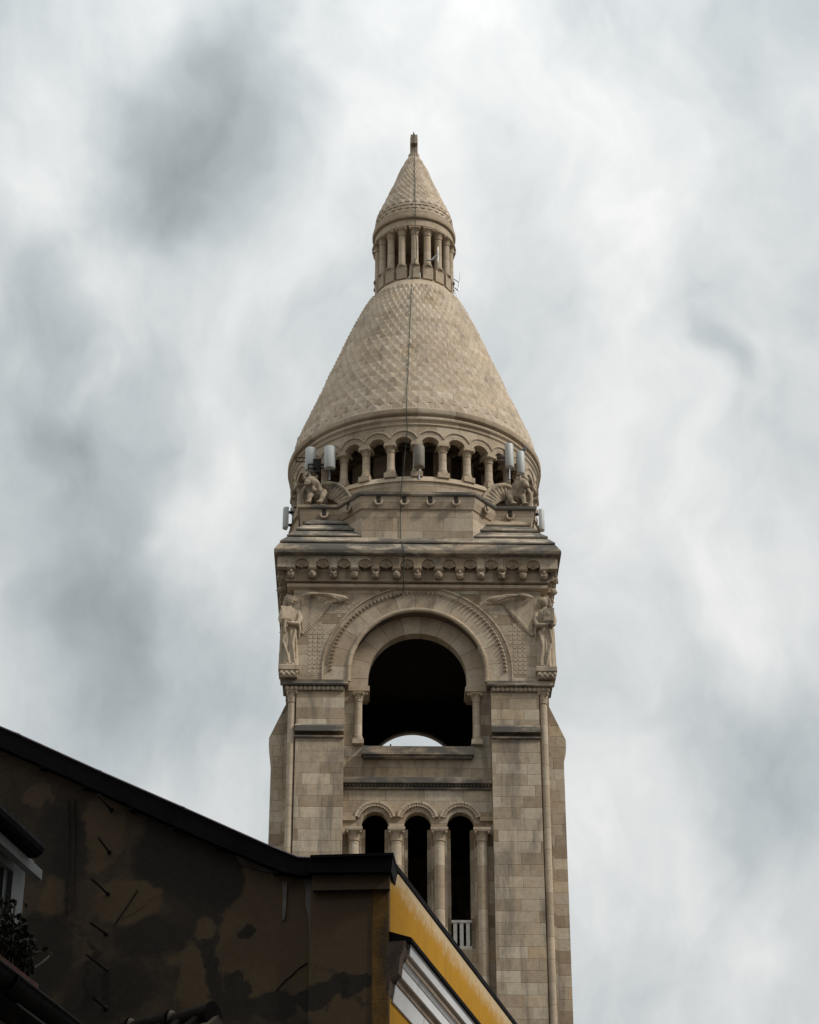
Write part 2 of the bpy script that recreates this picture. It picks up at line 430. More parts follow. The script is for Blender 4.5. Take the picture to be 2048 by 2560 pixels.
# pier band: weathered projecting course with a deep groove and a roll below it
for sgn in (-1, 1):
    b = MB(); x0, x1 = sorted((sgn*(xIn-.0), sgn*(xPan+.02)))
    za, zb, zc_, zd = zt(1812, F), zt(1829, F-.1), zt(1837, F), zt(1843, F-.05)
    b.prism([(-F, za), (-F+.13, za-.10), (-F+.13, zb), (-F-.05, zb)], x0, x1, lambda x, y, z: (y, -x, z))
    b.tube([(x0, F-.03, zd), (x1, F-.03, zd)], .05, 8)
    b.build('string_course', M['weathered'], tower)
# side walls, back wall and buttress
HYB = 4.3
for sgn in (-1, 1):
    s = MB(); x0, x1 = sorted((sgn*(xOut-.5), sgn*(xOut-.05)))
    s.box(x0, x1, F+1.1, HYB-.6, 0, zStr1)
    s.build('side_wall', M['ashlar'], tower)
    bt = MB(); xb0 = wt(330, 1768, -4.7); xb1 = wt(371, 1848, -4.7); xb2 = wt(372, 2100, -4.7)
    z0, z1 = zt(1766, -4.7), zt(1848, -4.7); z2 = z1-.28
    poly = [(xOut-.05, 0), (xb1-.09, 0), (xb1-.09, z2-.45), (xb1-.02, z2-.25), (xb1, z2), (xb1, z1), (xb0, z0), (xOut-.05, z0)]
    bt.prism([(sgn*x, z) for x, z in poly], -4.72, 3.4)
    bt.build('buttress', M['ashlar'], tower)
# middle panel with three lancet openings
cxs = [wt(d, 2040, PAN) for d in (-106.5, 0, 107)]
rw = wt(34, 2060, PAN); zcr = zt(2030, PAN); zsp = zcr-rw; zwb = zt(2372, PAN)
zcor = zt(1957, PAN); zsill = zt(1866, PAN-.25)
def notch_poly(x0, x1, z0, z1, cs, r, zs, n=14):
    p = [(x0, z0), (x0, z1), (x1, z1), (x1, z0)]
    for c in sorted(cs, reverse=True):
        p += [(c+r, z0)]+arc(c, zs, r, 0, pi, n)+[(c-r, z0)]
    return p
pw = MB(); pw.prism(notch_poly(-xIn, xIn, zwb, zcor, cxs, rw, zsp), PAN, PAN+.35)
pw.box(-xIn, xIn, PAN, PAN+.5, 0, zwb)
pw.box(-xIn, xIn, PAN, PAN+.5, zcor, zsill-.15)
arcade = pw.build('window_wall', M['panel'], tower)
r2 = wt(24.5, 2060, PAN); ins = MB()
for xa, xb in ((-xIn, cxs[0]-r2), (cxs[0]+r2, cxs[1]-r2), (cxs[1]+r2, cxs[2]-r2), (cxs[2]+r2, xIn)): ins.box(xa, xb, PAN+.35, PAN+.75, zwb, zsp-.05)
ins.build('window_jamb', M['ashlar'], arcade)
for c in cxs:                                  # hood moulding with a row of teeth over each opening
    hd = MB(); ro = wt(53, 2000, PAN); ro = (cxs[1]-cxs[0])/2*1.0
    ring_arch(hd, c, zsp+.12, ro-.10, ro-.012, PAN-.10, PAN+.02, 28, radians(12), radians(168))
    for i in range(17):
        a = radians(16+148*i/16)
        Mx = Matrix.Translation((c+(ro-.15)*cos(a), PAN-.03, zsp+.12+(ro-.15)*sin(a))) @ Matrix.Rotation(-(a-pi/2), 4, 'Y') @ Matrix.Rotation(radians(45), 4, 'Y')
        hd.obox(Mx, .095, .10, .095)
    hd.build('hood_moulding', M['arch'], arcade)
for sgn in (-1, 1):
    hd = MB(); x0 = sgn*(cxs[2]+ro*cos(radians(12))-.05); x1 = sgn*xIn
    x0, x1 = sorted((x0, x1)); zz = zsp+.12+ro*sin(radians(12))-.05
    hd.box(x0, x1, PAN-.09, PAN+.01, zz-.1, zz+.05); hd.build('hood_moulding', M['arch'], arcade)
# string over the window arcade: weathered slab, shadow, tooth row
st = MB(); za, zb = zt(1943, PAN-.12), zt(1957, PAN-.18)
st.prism([(-PAN-.02, za+.06), (-PAN+.20, za-.04), (-PAN+.20, zb), (-PAN-.02, zb)], -xIn+.003, xIn-.003, lambda x, y, z: (y, -x, z))
ztb = zt(1968, PAN-.06)
for i in range(40):
    x = -xIn+.1+(2*xIn-.2)*i/39
    st.obox(Matrix.Translation((x, PAN-.04, ztb+.07)) @ Matrix.Rotation(radians(45), 4, 'Y'), .085, .12, .085)
st.box(-xIn+.003, xIn-.003, PAN-.07, PAN+.01, ztb-.08, ztb+.0)
st.build('string_course', M['weathered'], tower)
# columns between and beside the openings
wz1 = zt(2081, PAN-.12); wz0 = zwb-7.0
xs = [wt(d, 2100, PAN) for d in (-160, -53.5, 53.5, 160)]
wc = column('window_column', wt(13.5, 2150, PAN), wt(13, 2120, PAN), wz0, wz1, wt(26, 2090, PAN), .35, .27, .25, M['shaft'], tower)
wc.location = (xs[0], PAN-.14, wz0)
for x in xs[1:]: copy_of(wc, tower, (x, PAN-.14, wz0))
for i, x in enumerate(xs):                     # impost blocks above the capitals
    im = MB(); im.box(x-.30, x+.30, PAN-.40, PAN+.0, wz1, wz1+.0+.10) if False else im.box(x-.29, x+.29, PAN-.42, PAN-.002, wz1+.002, wz1+.09)
    im.build('impost', M['smooth'], tower)
# stone balustrades in the openings
zr = zt(2302, PAN+.2); zl = zt(2367, PAN+.2)
for c in cxs:
    bl = MB(); bl.box(c-r2, c+r2, PAN+.12, PAN+.30, zr-.08, zr); bl.box(c-r2, c+r2, PAN+.12, PAN+.30, zl-.1, zl)
    for k in (-1, 0, 1):
        bl.box(c+k*r2*.64-.06, c+k*r2*.64+.06, PAN+.15, PAN+.27, zl-.001, zr-.079)
    bl.build('balustrade', M['pale'], arcade)
# back wall and floors close the belfry; near-black colour paints in its shade
bk = MB(); rA = wt(123.5, 1709, F+.55); zsA = zt(1585, F+.55)-rA
bk.prism([(-xOut+.05, 0), (-xOut+.05, zStr1), (xOut-.05, zStr1), (xOut-.05, 0)][:4], HYB-.6+.0, HYB-.2) if False else None
bk.box(-xOut+.05, xOut-.05, HYB-.6, HYB, 0, zsill-.3)
bk.prism(notch_poly(-xOut+.05, xOut-.05, zsill-.3, zStr1, [0], rA, zsA, 40), HYB-.22, HYB)
bk.build('back_wall', M['ashlar'], tower)
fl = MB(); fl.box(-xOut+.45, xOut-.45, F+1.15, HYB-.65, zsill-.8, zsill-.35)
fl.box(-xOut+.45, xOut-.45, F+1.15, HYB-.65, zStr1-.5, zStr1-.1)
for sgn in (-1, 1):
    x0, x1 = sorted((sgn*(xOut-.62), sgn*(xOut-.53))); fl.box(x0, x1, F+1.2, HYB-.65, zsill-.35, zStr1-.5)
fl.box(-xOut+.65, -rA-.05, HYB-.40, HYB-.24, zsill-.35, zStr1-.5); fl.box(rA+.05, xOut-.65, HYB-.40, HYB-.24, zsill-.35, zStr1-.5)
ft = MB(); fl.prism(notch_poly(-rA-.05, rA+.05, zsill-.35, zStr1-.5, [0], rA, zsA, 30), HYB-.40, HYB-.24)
fl.build('bell_chamber', M['interior_shade'], tower)

# ------------------------------------------------------------------ belfry storey
# spandrel wall with the great arch
cA = wt(-2, 1650, F)*0
rTo = wt(237, 1700, F); rTi = wt(221, 1700, F); rVi = wt(172, 1700, F); rIn = rA
sp = MB(); xW = wt(312, 1600, F)
zs0 = zImpT
sp.prism(notch_poly(-xW, xW, zs0, zStr0, [0], rTo, zsA, 48), F+.0, F+.5)
for sgn in (-1, 1):                             # recessed corner behind the statue
    x0, x1 = sorted((sgn*(xW-.002), sgn*(xW+.30))); sp.box(x0, x1, F+.35, F+.9, zs0, zStr0)
spandrel = sp.build('spandrel_wall', M['panel'], tower)
ar = MB(); ring_arch(ar, 0, zsA, rVi, rTo-.003, F-.0+.004, F+.55, 56, stilt=max(.01, zsA-zs0))
main = ar.build('belfry_arch', M['arch'], tower)
ln = MB(); ring_arch(ln, 0, zsA, rTo-.01, rTo+.045, F-.05, F+.05, 56, stilt=max(.01, zsA-zs0)); ln.build('hood_moulding', M['arch'], main)
tb = MB(); nT = 64
for i in range(nT):                             # tooth moulding
    a = radians(1+178*i/(nT-1)); rr = rTi
    P = lambda r, da, y: (r*cos(a+da), y, zsA+r*sin(a+da))
    da = pi/nT*.48
    v = [P(rr-.11, 0, F-.015), P(rr+.06, -da, F-.02), P(rr+.06, da, F-.02), P(rr+.0, 0, F-.11)]
    tb.add(v, [(0, 1, 3), (1, 2, 3), (2, 0, 3)])
tb.build('tooth_moulding', M['smooth'], main)
ro_ = MB(); pts = [(rVi+.02, F+.02, zs0)]+[((rVi+.02)*cos(pi*i/48), F+.02, zsA+(rVi+.02)*sin(pi*i/48)) for i in range(49)]+[(-rVi-.02, F+.02, zs0)]
ro_.tube(pts, .085, 10, upv=(0, 1, 0)); ro_.build('roll_moulding', M['arch'], main)
ir = MB(); zImp2 = zt(1727, F+.5)
ring_arch(ir, 0, zsA, rIn, rVi+.05, F+.50, F+.95, 56, stilt=max(.01, zsA-zImp2-.13)); ir.build('inner_ring', M['arch'], main)
sf_ = MB(); ring_arch(sf_, 0, zsA, rVi-.012, rVi+.02, F+.12, F+.498, 40, radians(28), radians(150)); sf_.build('soffit_band', M['dark_soffit'], main)  # darker strip on the soffit of the outer ring
# diaper of little crossed squares on the spandrels
def in_spandrel(x, z):
    d = math.hypot(x, z-zsA)
    return d > rTo+.22 and x < wt(285, 1600, F) and z > zs0+.35
cs = .165; dps = {}
for sgn in (-1, 1):
    for ix in range(28):
        for iz in range(28):
            x = .1+ix*cs; z = zs0+.38+iz*cs
            if not in_spandrel(x+.09, z+.05) or z > zStr0-.42: continue
            # only the field outside the wing
            if x > wt(200, 1600, F) and z > zs0+.5 and (z-zs0) > 3.4-(wt(300, 1600, F)-x)*1.35: continue
            cx, cz = sgn*x, z; h = .07; dp = dps.setdefault((sgn, x > wt(212, 1600, F)), MB())
            v = [(cx-h, F-.004, cz-h), (cx+h, F-.004, cz-h), (cx+h, F-.004, cz+h), (cx-h, F-.004, cz+h),
                 (cx, F-.010, cz-h), (cx+h, F-.010, cz), (cx, F-.010, cz+h), (cx-h, F-.010, cz), (cx, F-.006, cz)]
            dp.add(v, [(0, 4, 8), (4, 1, 8), (1, 5, 8), (5, 2, 8), (2, 6, 8), (6, 3, 8), (3, 7, 8), (7, 0, 8)])
for dp in dps.values(): dp.build('diaper_relief', M['smooth'], spandrel, smooth=False)
# imposts
for sgn in (-1, 1):
    im = MB(); xa = wt(173, 1705, F); xb = wt(338, 1705, F)
    x0, x1 = sorted((sgn*xa, sgn*xb))
    im.box(x0, x1, F-.14, F+1.0, zImpB+.05, zImpT+.002)
    im.tube([(x0, F-.12, zImpB+.03), (x1, F-.12, zImpB+.03)], .06, 8)
    x0b, x1b = sorted((sgn*(xa+.15), sgn*(xb-.10)))
    im.box(x0b, x1b, F-.06, F+.9, zLeafB, zImpB+.02)
    io = im.build('impost', M['weathered'], tower)
    lf = MB(); n = 13
    for i in range(n):
        x = x0b+(x1b-x0b)*(i+.5)/n; zc = (zLeafB+zImpB)/2
        lf.ell((x, F-.06, zc-.01), (.075, .045, .085), Matrix.Rotation(radians(35 if i % 2 else -35), 3, 'Y'), 8, 6)
    lf.build('leaf_band', M['smooth'], io)
    im = MB(); xc = rIn-.06; zi0, zi1 = zt(1728, F+.4), zt(1716, F+.4)
    x0, x1 = sorted((sgn*xc, sgn*(xIn+.02)))
    im.box(x0, x1, F+.38, F+1.35, zi0, zi1)
    x0c, x1c = sorted((sgn*(xc+.06), sgn*(xIn+.02)))
    im.box(x0c, x1c, F+.45, F+1.3, zt(1737, F+.45), zi0)
    im.build('impost', M['smooth'], tower)
    # jamb wall behind the colonnette and the colonnettes
    jb = MB(); xj = wt(139.5, 1800, F+.5); x0, x1 = sorted((sgn*xj, sgn*(xIn+.01)))
    jb.box(x0, x1, PAN+.02, PAN+.6, zsill-.6, zt(1737, F+.45)); jx0, jx1 = sorted((sgn*(rIn+.02), sgn*(xIn+.012))); jb.box(jx0, jx1, PAN+.002, PAN+1.2, zsill-.7, zt(1862, F+.35)+.004); jb.build('jamb', M['panel'], tower)
zc0_ = 0
zc0, zc1 = zt(1862, F+.35), zt(1737, F+.45)+.0
cn = column('belfry_colonnette', wt(9.6, 1800, F+.4), wt(9.2, 1780, F+.4), zc0, zc1, wt(24, 1755, F), .34, .20, .19, M['shaft'], tower)
cn.location = (wt(148, 1800, F+.4), F+.42, zc0)
copy_of(cn, tower, (-wt(148, 1800, F+.4), F+.42, zc0))
# balcony sill
sl = MB(); xs_ = wt(141, 1870, PAN-.3); zS0, zS1 = zt(1889, PAN-.32), zt(1866, PAN-.32)
sl.box(-xs_, xs_, PAN-.34, PAN+.6, zS0+.05, zS1); sl.box(-xs_+.06, xs_-.06, PAN-.24, PAN+.02, zS0-.03, zS0+.05)
sl.build('sill', M['weathered'], tower)
for (x, h, r) in ((wt(-67, 1850, PAN), .42, .025), (wt(-42, 1850, PAN), .13, .022), (wt(-84, 1850, PAN), .2, .04)):
    rl = MB(); rl.tube([(x, PAN+.5, zS1-.02), (x, PAN+.5, zS1+h)], r, 8); rl.build('railing_stub', M['dark_metal'], tower)

# ------------------------------------------------------------------ frieze, corbels and cornice
FR = F-.12
xst = wt(326, 1465, F-.12)
s1 = MB(); s1.rects([(xst-.10, -F+.02, zStr0-.02), (xst, -F+.13, zStr0+.04), (xst, -F+.13, zStr1-.02), (xst-.06, -F+.08, zStr1)])
s1.build('string_course', M['smooth'], tower)
zF0 = zt(1455, FR); zF1 = zt(1385, F-.45)
xfw = wt(329, 1445, FR)
fw = MB(); fw.rects([(xfw-.14, -FR-.12, zStr1-.002), (xfw-.14, -FR-.12, zF0-.03), (xfw+.02, -FR+.04, zF0), (xfw+.02, -FR+.04, zF0+.07), (xfw, -FR, zF0+.1), (xfw, -FR, zF1)])
fw.build('frieze_wall', M['panel'], tower)
PLY = F-.44; sp13 = wt(52.8, 1430, PLY); xpl = wt(350, 1400, PLY)
zAs = zt(1419, PLY); rS = wt(17.0, 1410, PLY); zAb = zAs
def corbel_plate(hx, length_n, spc, hy):
    p = [(-hx, zAb), (-hx, zF1), (hx, zF1), (hx, zAb)]
    n = length_n; cs = [(-(n-1)/2+i)*spc for i in range(n)]
    for c in sorted(cs, reverse=True):
        p += [(c+rS, zAb)]+arc(c, zAb+.10, rS, 0, pi, 10)+[(c-rS, zAb)]
    return p, cs
pl, shells_x = corbel_plate(xpl, 12, sp13, 0)
fp = MB(); fp.prism(pl, PLY, FR-.02)
frieze = fp.build('corbel_table', M['ashlar'], tower)
def shell_mb():
    """scallop leaning out from a hinge at the back of the niche to the arch edge at the front"""
    mb = MB(); n = 36; R = rS*.985; rings = []
    for t, y in ((.10, -.03), (.35, -.09), (.65, -.14), (.90, -.17), (1.0, -.175)):
        rings.append([(R*t*cos(pi*i/n), y-.028*t*abs(sin(4.5*pi*i/n)), R*t*sin(pi*i/n)-.02*(1-t)) for i in range(n+1)])
    V = [p for r in rings for p in r]; m = n+1; fs = []
    for k in range(len(rings)-1):
        for i in range(n): fs.append((k*m+i, k*m+i+1, (k+1)*m+i+1, (k+1)*m+i))
    mb.add(V, fs); mb.ell((0, -.07, 0), (.05, .05, .045), nu=8, nv=6); return mb
sh0 = shell_mb().build('shell', M['smooth'], frieze, loc=(shells_x[0], FR-.04, zAb+.10))
for x in shells_x[1:]: copy_of(sh0, frieze, (x, FR-.04, zAb+.10))
def corbel_mb(kind):
    mb = MB(); w = sp13*.27
    mb.rects([(w*.9, .10, -.10), (w*1.05, .16, -.02), (w*1.05, .16, .0)])
    R3 = lambda ax, d: Matrix.Rotation(radians(d), 3, ax)
    zc = -.30
    if kind == 0:      # round face
        mb.ell((0, -.05, zc), (.15, .17, .18)); mb.ell((0, -.22, zc-.02), (.035, .05, .05), nu=8, nv=6)
        for s in (-1, 1): mb.ell((s*.06, -.19, zc+.05), (.04, .03, .03), nu=8, nv=6); mb.ell((s*.15, -.02, zc+.02), (.04, .05, .08), nu=8, nv=6)
        mb.ell((0, -.19, zc-.10), (.07, .04, .025), nu=8, nv=6)
    elif kind == 1:    # cat with ears
        mb.ell((0, -.05, zc), (.16, .17, .15)); mb.ell((0, -.22, zc-.05), (.07, .07, .06), nu=8, nv=6)
        for s in (-1, 1): mb.ell((s*.11, -.06, zc+.15), (.045, .04, .09), R3('Y', s*20), 8, 6); mb.ell((s*.06, -.20, zc+.04), (.03, .03, .025), nu=8, nv=6)
    elif kind == 2:    # crossed leaves
        for s in (-1, 1): mb.ell((s*.03, -.08, zc), (.06, .10, .2), R3('Y', s*38), 8, 6)
        mb.ell((0, -.12, zc), (.07, .09, .07), nu=8, nv=6)
    elif kind == 3:    # shallow bowl
        mb.lathe([(.02, zc-.12), (.11, zc-.09), (.17, zc+.0), (.18, zc+.08), (.12, zc+.12)], 16); mb.ell((0, 0, zc-.02), (.13, .15, .12))
    else:              # crouching figure
        mb.ell((0, -.03, zc-.02), (.11, .13, .17)); mb.ell((0, -.14, zc+.10), (.075, .08, .08), nu=8, nv=6)
        for s in (-1, 1): mb.tube([(s*.10, -.08, zc+.05), (s*.13, -.17, zc-.05), (s*.04, -.19, zc-.10)], .035, 6)
    mb.box(-w*.8, w*.8, -.02, .2, -.38, -.02)
    return mb
protos = {}
order = [4, 0, 2, 3, 2, 0, 4, 0, 4, 1, 2, 3, 4]
for i in range(13):
    k = order[i]; x = (-6+i)*sp13; loc = (x, PLY+.13, zAb)
    if k in protos: copy_of(protos[k], tower, loc)
    else: protos[k] = corbel_mb(k).build('corbel', M['beast_pale'], tower, loc=loc); protos[k].scale = (.76, .80, .80)
# side frieze, seen in profile
for sgn in (-1, 1):
    spy = (2*(-PLY)-.1)/13; ply, ys = corbel_plate(-FR-.0, 12, spy, 0)
    x0, x1 = sorted((sgn*(xfw+.02), sgn*xpl)); sf = MB()
    sf.prism(ply, x0, x1, lambda x, y, z: (y, x, z)); sf.build('corbel_table', M['ashlar'], tower)
    for i in range(13):
        copy_of(protos[order[i]], tower, (sgn*(xpl-.13), (-6+i)*spy, zAb), sgn*pi/2)
# stepped cornice
def lvl(px, py, ext=.75):
    hx = wt(px, py, -5.4)
    return hx, hx+ext
cb = MB(); prof = []
hB, yB = lvl(357, 1380); zB0 = zt(1385, -yB)
hA, yA = lvl(343, 1360); h3, y3 = lvl(326, 1340); h4, y4 = lvl(304, 1325); h5, y5 = lvl(285, 1310)
zBr = zt(1374, -yB); zA0 = zt(1361, -yA); zA1 = zt(1354, -yA); z30 = zt(1345, -y3); z31 = zt(1338.5, -y3); z40 = zt(1330, -y4); z41 = zt(1323, -y4); z50 = zt(1315, -y5); z51 = zt(1309, -y5)
zTop = zt(1300, -y5+.3)
def step(h, y, z0, z1, zn, hn, yn):
    return [(h-.07, y-.07, z0-.002), (h-.07, y-.07, z0+.045), (h, y, z0+.05), (h, y, z1), (hn+.015, yn+.015, zn-.004)]
prof = [(hB-.24, yB-.34, zB0-.03), (hB-.05, yB-.05, zB0), (hB, yB, zB0+.04), (hB, yB, zBr), (hA+.02, yA+.02, zA0)]
prof += step(hA, yA, zA0, zA1, z30, h3, y3)+step(h3, y3, z30, z31, z40, h4, y4)+step(h4, y4, z40, z41, z50, h5, y5)
prof += [(h5-.07, y5-.07, z50), (h5-.07, y5-.07, z50+.045), (h5, y5, z50+.05), (h5, y5, z51), (h5-.35, y5-.3, zTop)]
cb.rects(prof); cornice = cb.build('stepped_cornice', M['weathered'], tower)
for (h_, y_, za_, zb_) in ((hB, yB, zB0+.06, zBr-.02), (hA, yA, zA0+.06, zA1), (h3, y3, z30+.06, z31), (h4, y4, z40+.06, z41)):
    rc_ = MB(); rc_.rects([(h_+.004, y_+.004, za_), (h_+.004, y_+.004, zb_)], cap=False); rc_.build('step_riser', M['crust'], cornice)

# ------------------------------------------------------------------ parapet with corner pedestals
PC = -(y3)-.02                                  # middle face
xm = wt(138, 1243, PC); DB = 1.0                # diagonal goes back DB metres
xd = wt(192, 1265, PC+DB); xe = wt(281, 1265, PC+DB)
zC1 = zt(1234, PC-.05); zC0 = zt(1243, PC-.05); zM = zt(1273, PC-.02); zbt = zA1-.05
def para(off, z):
    f = PC-off; o = off*.4
    q = [(-xe-off, f+DB), (-xd-o, f+DB), (-xm-o, f), (xm+o, f), (xd+o, f+DB), (xe+off, f+DB)]
    back = 4.6
    return [(x, y, z) for x, y in q]+[(xe+off, back, z), (-xe-off, back, z)]
pb = MB(); pb.loft([para(0, zbt), para(0, zM-.02), para(.05, zM), para(.05, zM+.04), para(.16, zM+.30), para(.16, zC0-.03)])
parapet = pb.build('parapet', M['parapet'], tower)
cp = MB(); cp.loft([para(.20, zC0-.03), para(.24, zC0+.02), para(.24, zC1-.03), para(.17, zC1)])
cp.build('coping', M['weathered'], parapet)
# drain spouts: a dark slot in a stone U
def spout_mb():
    mb = MB(); pts = [(.12*cos(a), -.03, .12*sin(a)) for a in [pi+pi*i/12 for i in range(13)]]
    pts = [(-.12, -.03, .06)]+pts+[(.12, -.03, .06)]; mb.tube(pts, [.045]*len(pts), 8, upv=(0, 1, 0)); return mb
def slot_mb():
    mb = MB(); p = arc(0, 0, .075, pi, 2*pi, 8)+[(.075, .24), (-.075, .24)]; mb.prism(p, -.012, .06); return mb
zsp_ = zC0-.27
spm, slm = spout_mb(), slot_mb(); sp0 = None
dang = atan2(DB, xd-xm)
spl = [(wt((z-848)*.429, 1258, PC), PC-.165, 0.0) for z in (620, 770, 921, 1072)]
for sgn in (-1, 1):
    spl.append((sgn*(xm+(xd-xm)*.5+.09), PC+DB*.5-.13, sgn*dang)); spl.append((sgn*wt(232, 1280, PC+DB), PC+DB-.165, 0.0))
for (x, y, a) in spl:
    if sp0 is None:
        sp0 = spm.build('drain_spout', M['smooth'], parapet, loc=(x, y, zsp_), rotz=a)
        slm.build('slot', M['interior_shade'], sp0) if False else None
        sl0 = slm.build('drain_slot', M['interior_shade'], parapet, loc=(x, y, zsp_), rotz=a)
    else:
        copy_of(sp0, parapet, (x, y, zsp_), a); copy_of(sl0, parapet, (x, y, zsp_), a)

# ------------------------------------------------------------------ drum with its ring of columns
RC = wt(293, 1190, 0); RB = RC+.20; NC = 30
zSill = zt(1187, -RB); zSl2 = zt(1203, -RB-.05)
db = MB(); db.lathe([(RB+.04, zbt), (RB+.04, zSl2-.02), (RB+.10, zSl2), (RB+.02, zSl2+.05), (RB-.05, zSill-.05), (RB-.10, zSill), (RC-1.8, zSill), (RC-1.85, zSill-.02)], 120)
db.build('drum_base', M['parapet'], tower)
zCapT = zt(1117, -RC); zColB = zSill-.05; zArcS = zCapT+.10; zArcCr = zt(1091, -RC-.2)
Rw0, Rw1 = RC-.20, RC+.20
zWt = zt(1063, -Rw1)
bay = 2*pi/NC; rAr = (zArcCr-zArcS)
hw = wt(20, 1110, -RC)                          # half opening width
aw = MB(); NS = 14; rowsO = []; TH = []
for b in range(NC):
    th0 = -pi/2+b*bay
    for i in range(NS):
        t = (i/NS-.5)*bay*1.0; TH.append((th0+bay/2+t, t*RC))
ring = []
for th, d in TH:
    zb = zArcS+(rAr*sqrt(max(0, 1-(d/hw)**2)) if abs(d) < hw else 0.0)
    c, s_ = cos(th), sin(th)
    ring.append([(Rw1*c, Rw1*s_, zb), (Rw1*c, Rw1*s_, zWt), (Rw0*c, Rw0*s_, zWt), (Rw0*c, Rw0*s_, zb)])
V = [p for q in ring for p in q]; fs = []; us = []; n = len(ring)
for i in range(n):
    a, b = 4*i, 4*((i+1) % n)
    u0, u1 = TH[i][0]*RC, (TH[i][0]+bay/NS)*RC
    fs += [(a, b, b+1, a+1), (a+1, b+1, b+2, a+2), (a+2, b+2, b+3, a+3), (a+3, b+3, b, a)]
    k = lambda q: V[q][2]
    us += [((u0, k(a)), (u1, k(b)), (u1, zWt), (u0, zWt))]*1+[((0, 0),)*4]+[((u0, zWt), (u1, zWt), (u1, k(b)), (u0, k(a)))]+[((9, u0), (9, u1), (9.2, u1), (9.2, u0))]
aw.add(V, fs, us)
darc = aw.build('drum_arcade', M['parapet'], tower)
hm = MB()                                        # scalloped hood line above the arches
for b in range(NC):
    th0 = -pi/2+(b+.5)*bay; pts = []
    for i in range(15):
        d = -.5+i/14; ang = th0+d*bay; z = zArcS+.03+(rAr+.22)*sqrt(max(0, 1-(d/.53)**2))
        pts.append(((Rw1+.01)*cos(ang), (Rw1+.01)*sin(ang), z))
    hm.tube(pts, .035, 6)
hm.build('hood_moulding', M['smooth'], darc)
dc = column('drum_column', wt(10.2, 1160, -RC), wt(9.6, 1140, -RC), zColB, zCapT, wt(17, 1125, -RC), .40, .24, .22, M['shaft'], tower)
for b in range(NC):
    a = -pi/2+b*bay; loc = (RC*cos(a), RC*sin(a), zColB)
    if b == 0: dc.location = loc; dc.rotation_euler.z = a+pi/2
    else: copy_of(dc, tower, loc, a+pi/2)
ib = MB()
for b in range(NC):
    a = -pi/2+b*bay
    Mx = Matrix.Rotation(a, 4, 'Z') @ Matrix.Translation((RC, 0, (zCapT+zArcS)/2)); ib.obox(Mx, .48, (bay*RC-2*hw)+.05, zArcS-zCapT+.0)
ib.build('impost_ring', M['smooth'], darc)
co = MB(); RI = RC-1.75; co.lathe([(RI, zbt), (RI, zWt)], 72)
core = co.build('inner_drum', M['ashlar'], tower)
dr = MB()
for b in range(NC//2):
    a = -pi/2+(2*b+.75)*bay
    Mx = Matrix.Rotation(a, 4, 'Z') @ Matrix.Translation((RI, 0, zSill+.8)); dr.obox(Mx, .12, .42, 2.6)
dr.build('louvred_opening', M['interior_shade'], core)
pc = MB(); pc.tube([((RI+.03)*cos(2*pi*i/90), (RI+.03)*sin(2*pi*i/90), zSill+.62) for i in range(91)], .02, 6); pc.build('conduit', M['dark_metal'], core)
# cornice under the dome
RL = wt(316, 1185, 0); zL0 = zt(1031, -RL); zL1 = zt(1017, -RL)
fc = MB(); fc.lathe([(Rw0, zWt-.02), (Rw1+.015, zWt-.01), (Rw1+.05, zWt+.03), (Rw1+.02, zWt+.08), (Rw1+.03, zL0-.30), (Rw1+.10, zL0-.24), (Rw1+.10, zL0-.16), (RL-.15, zL0-.05),
                     (RL-.10, zL0-.03), (RL-.02, zL0), (RL, zL0+.05), (RL, zL0+.2), (RL-.05, zL1), (RL-.25, zL1+.08)], 144)
fc.build('drum_cornice', M['parapet'], tower)

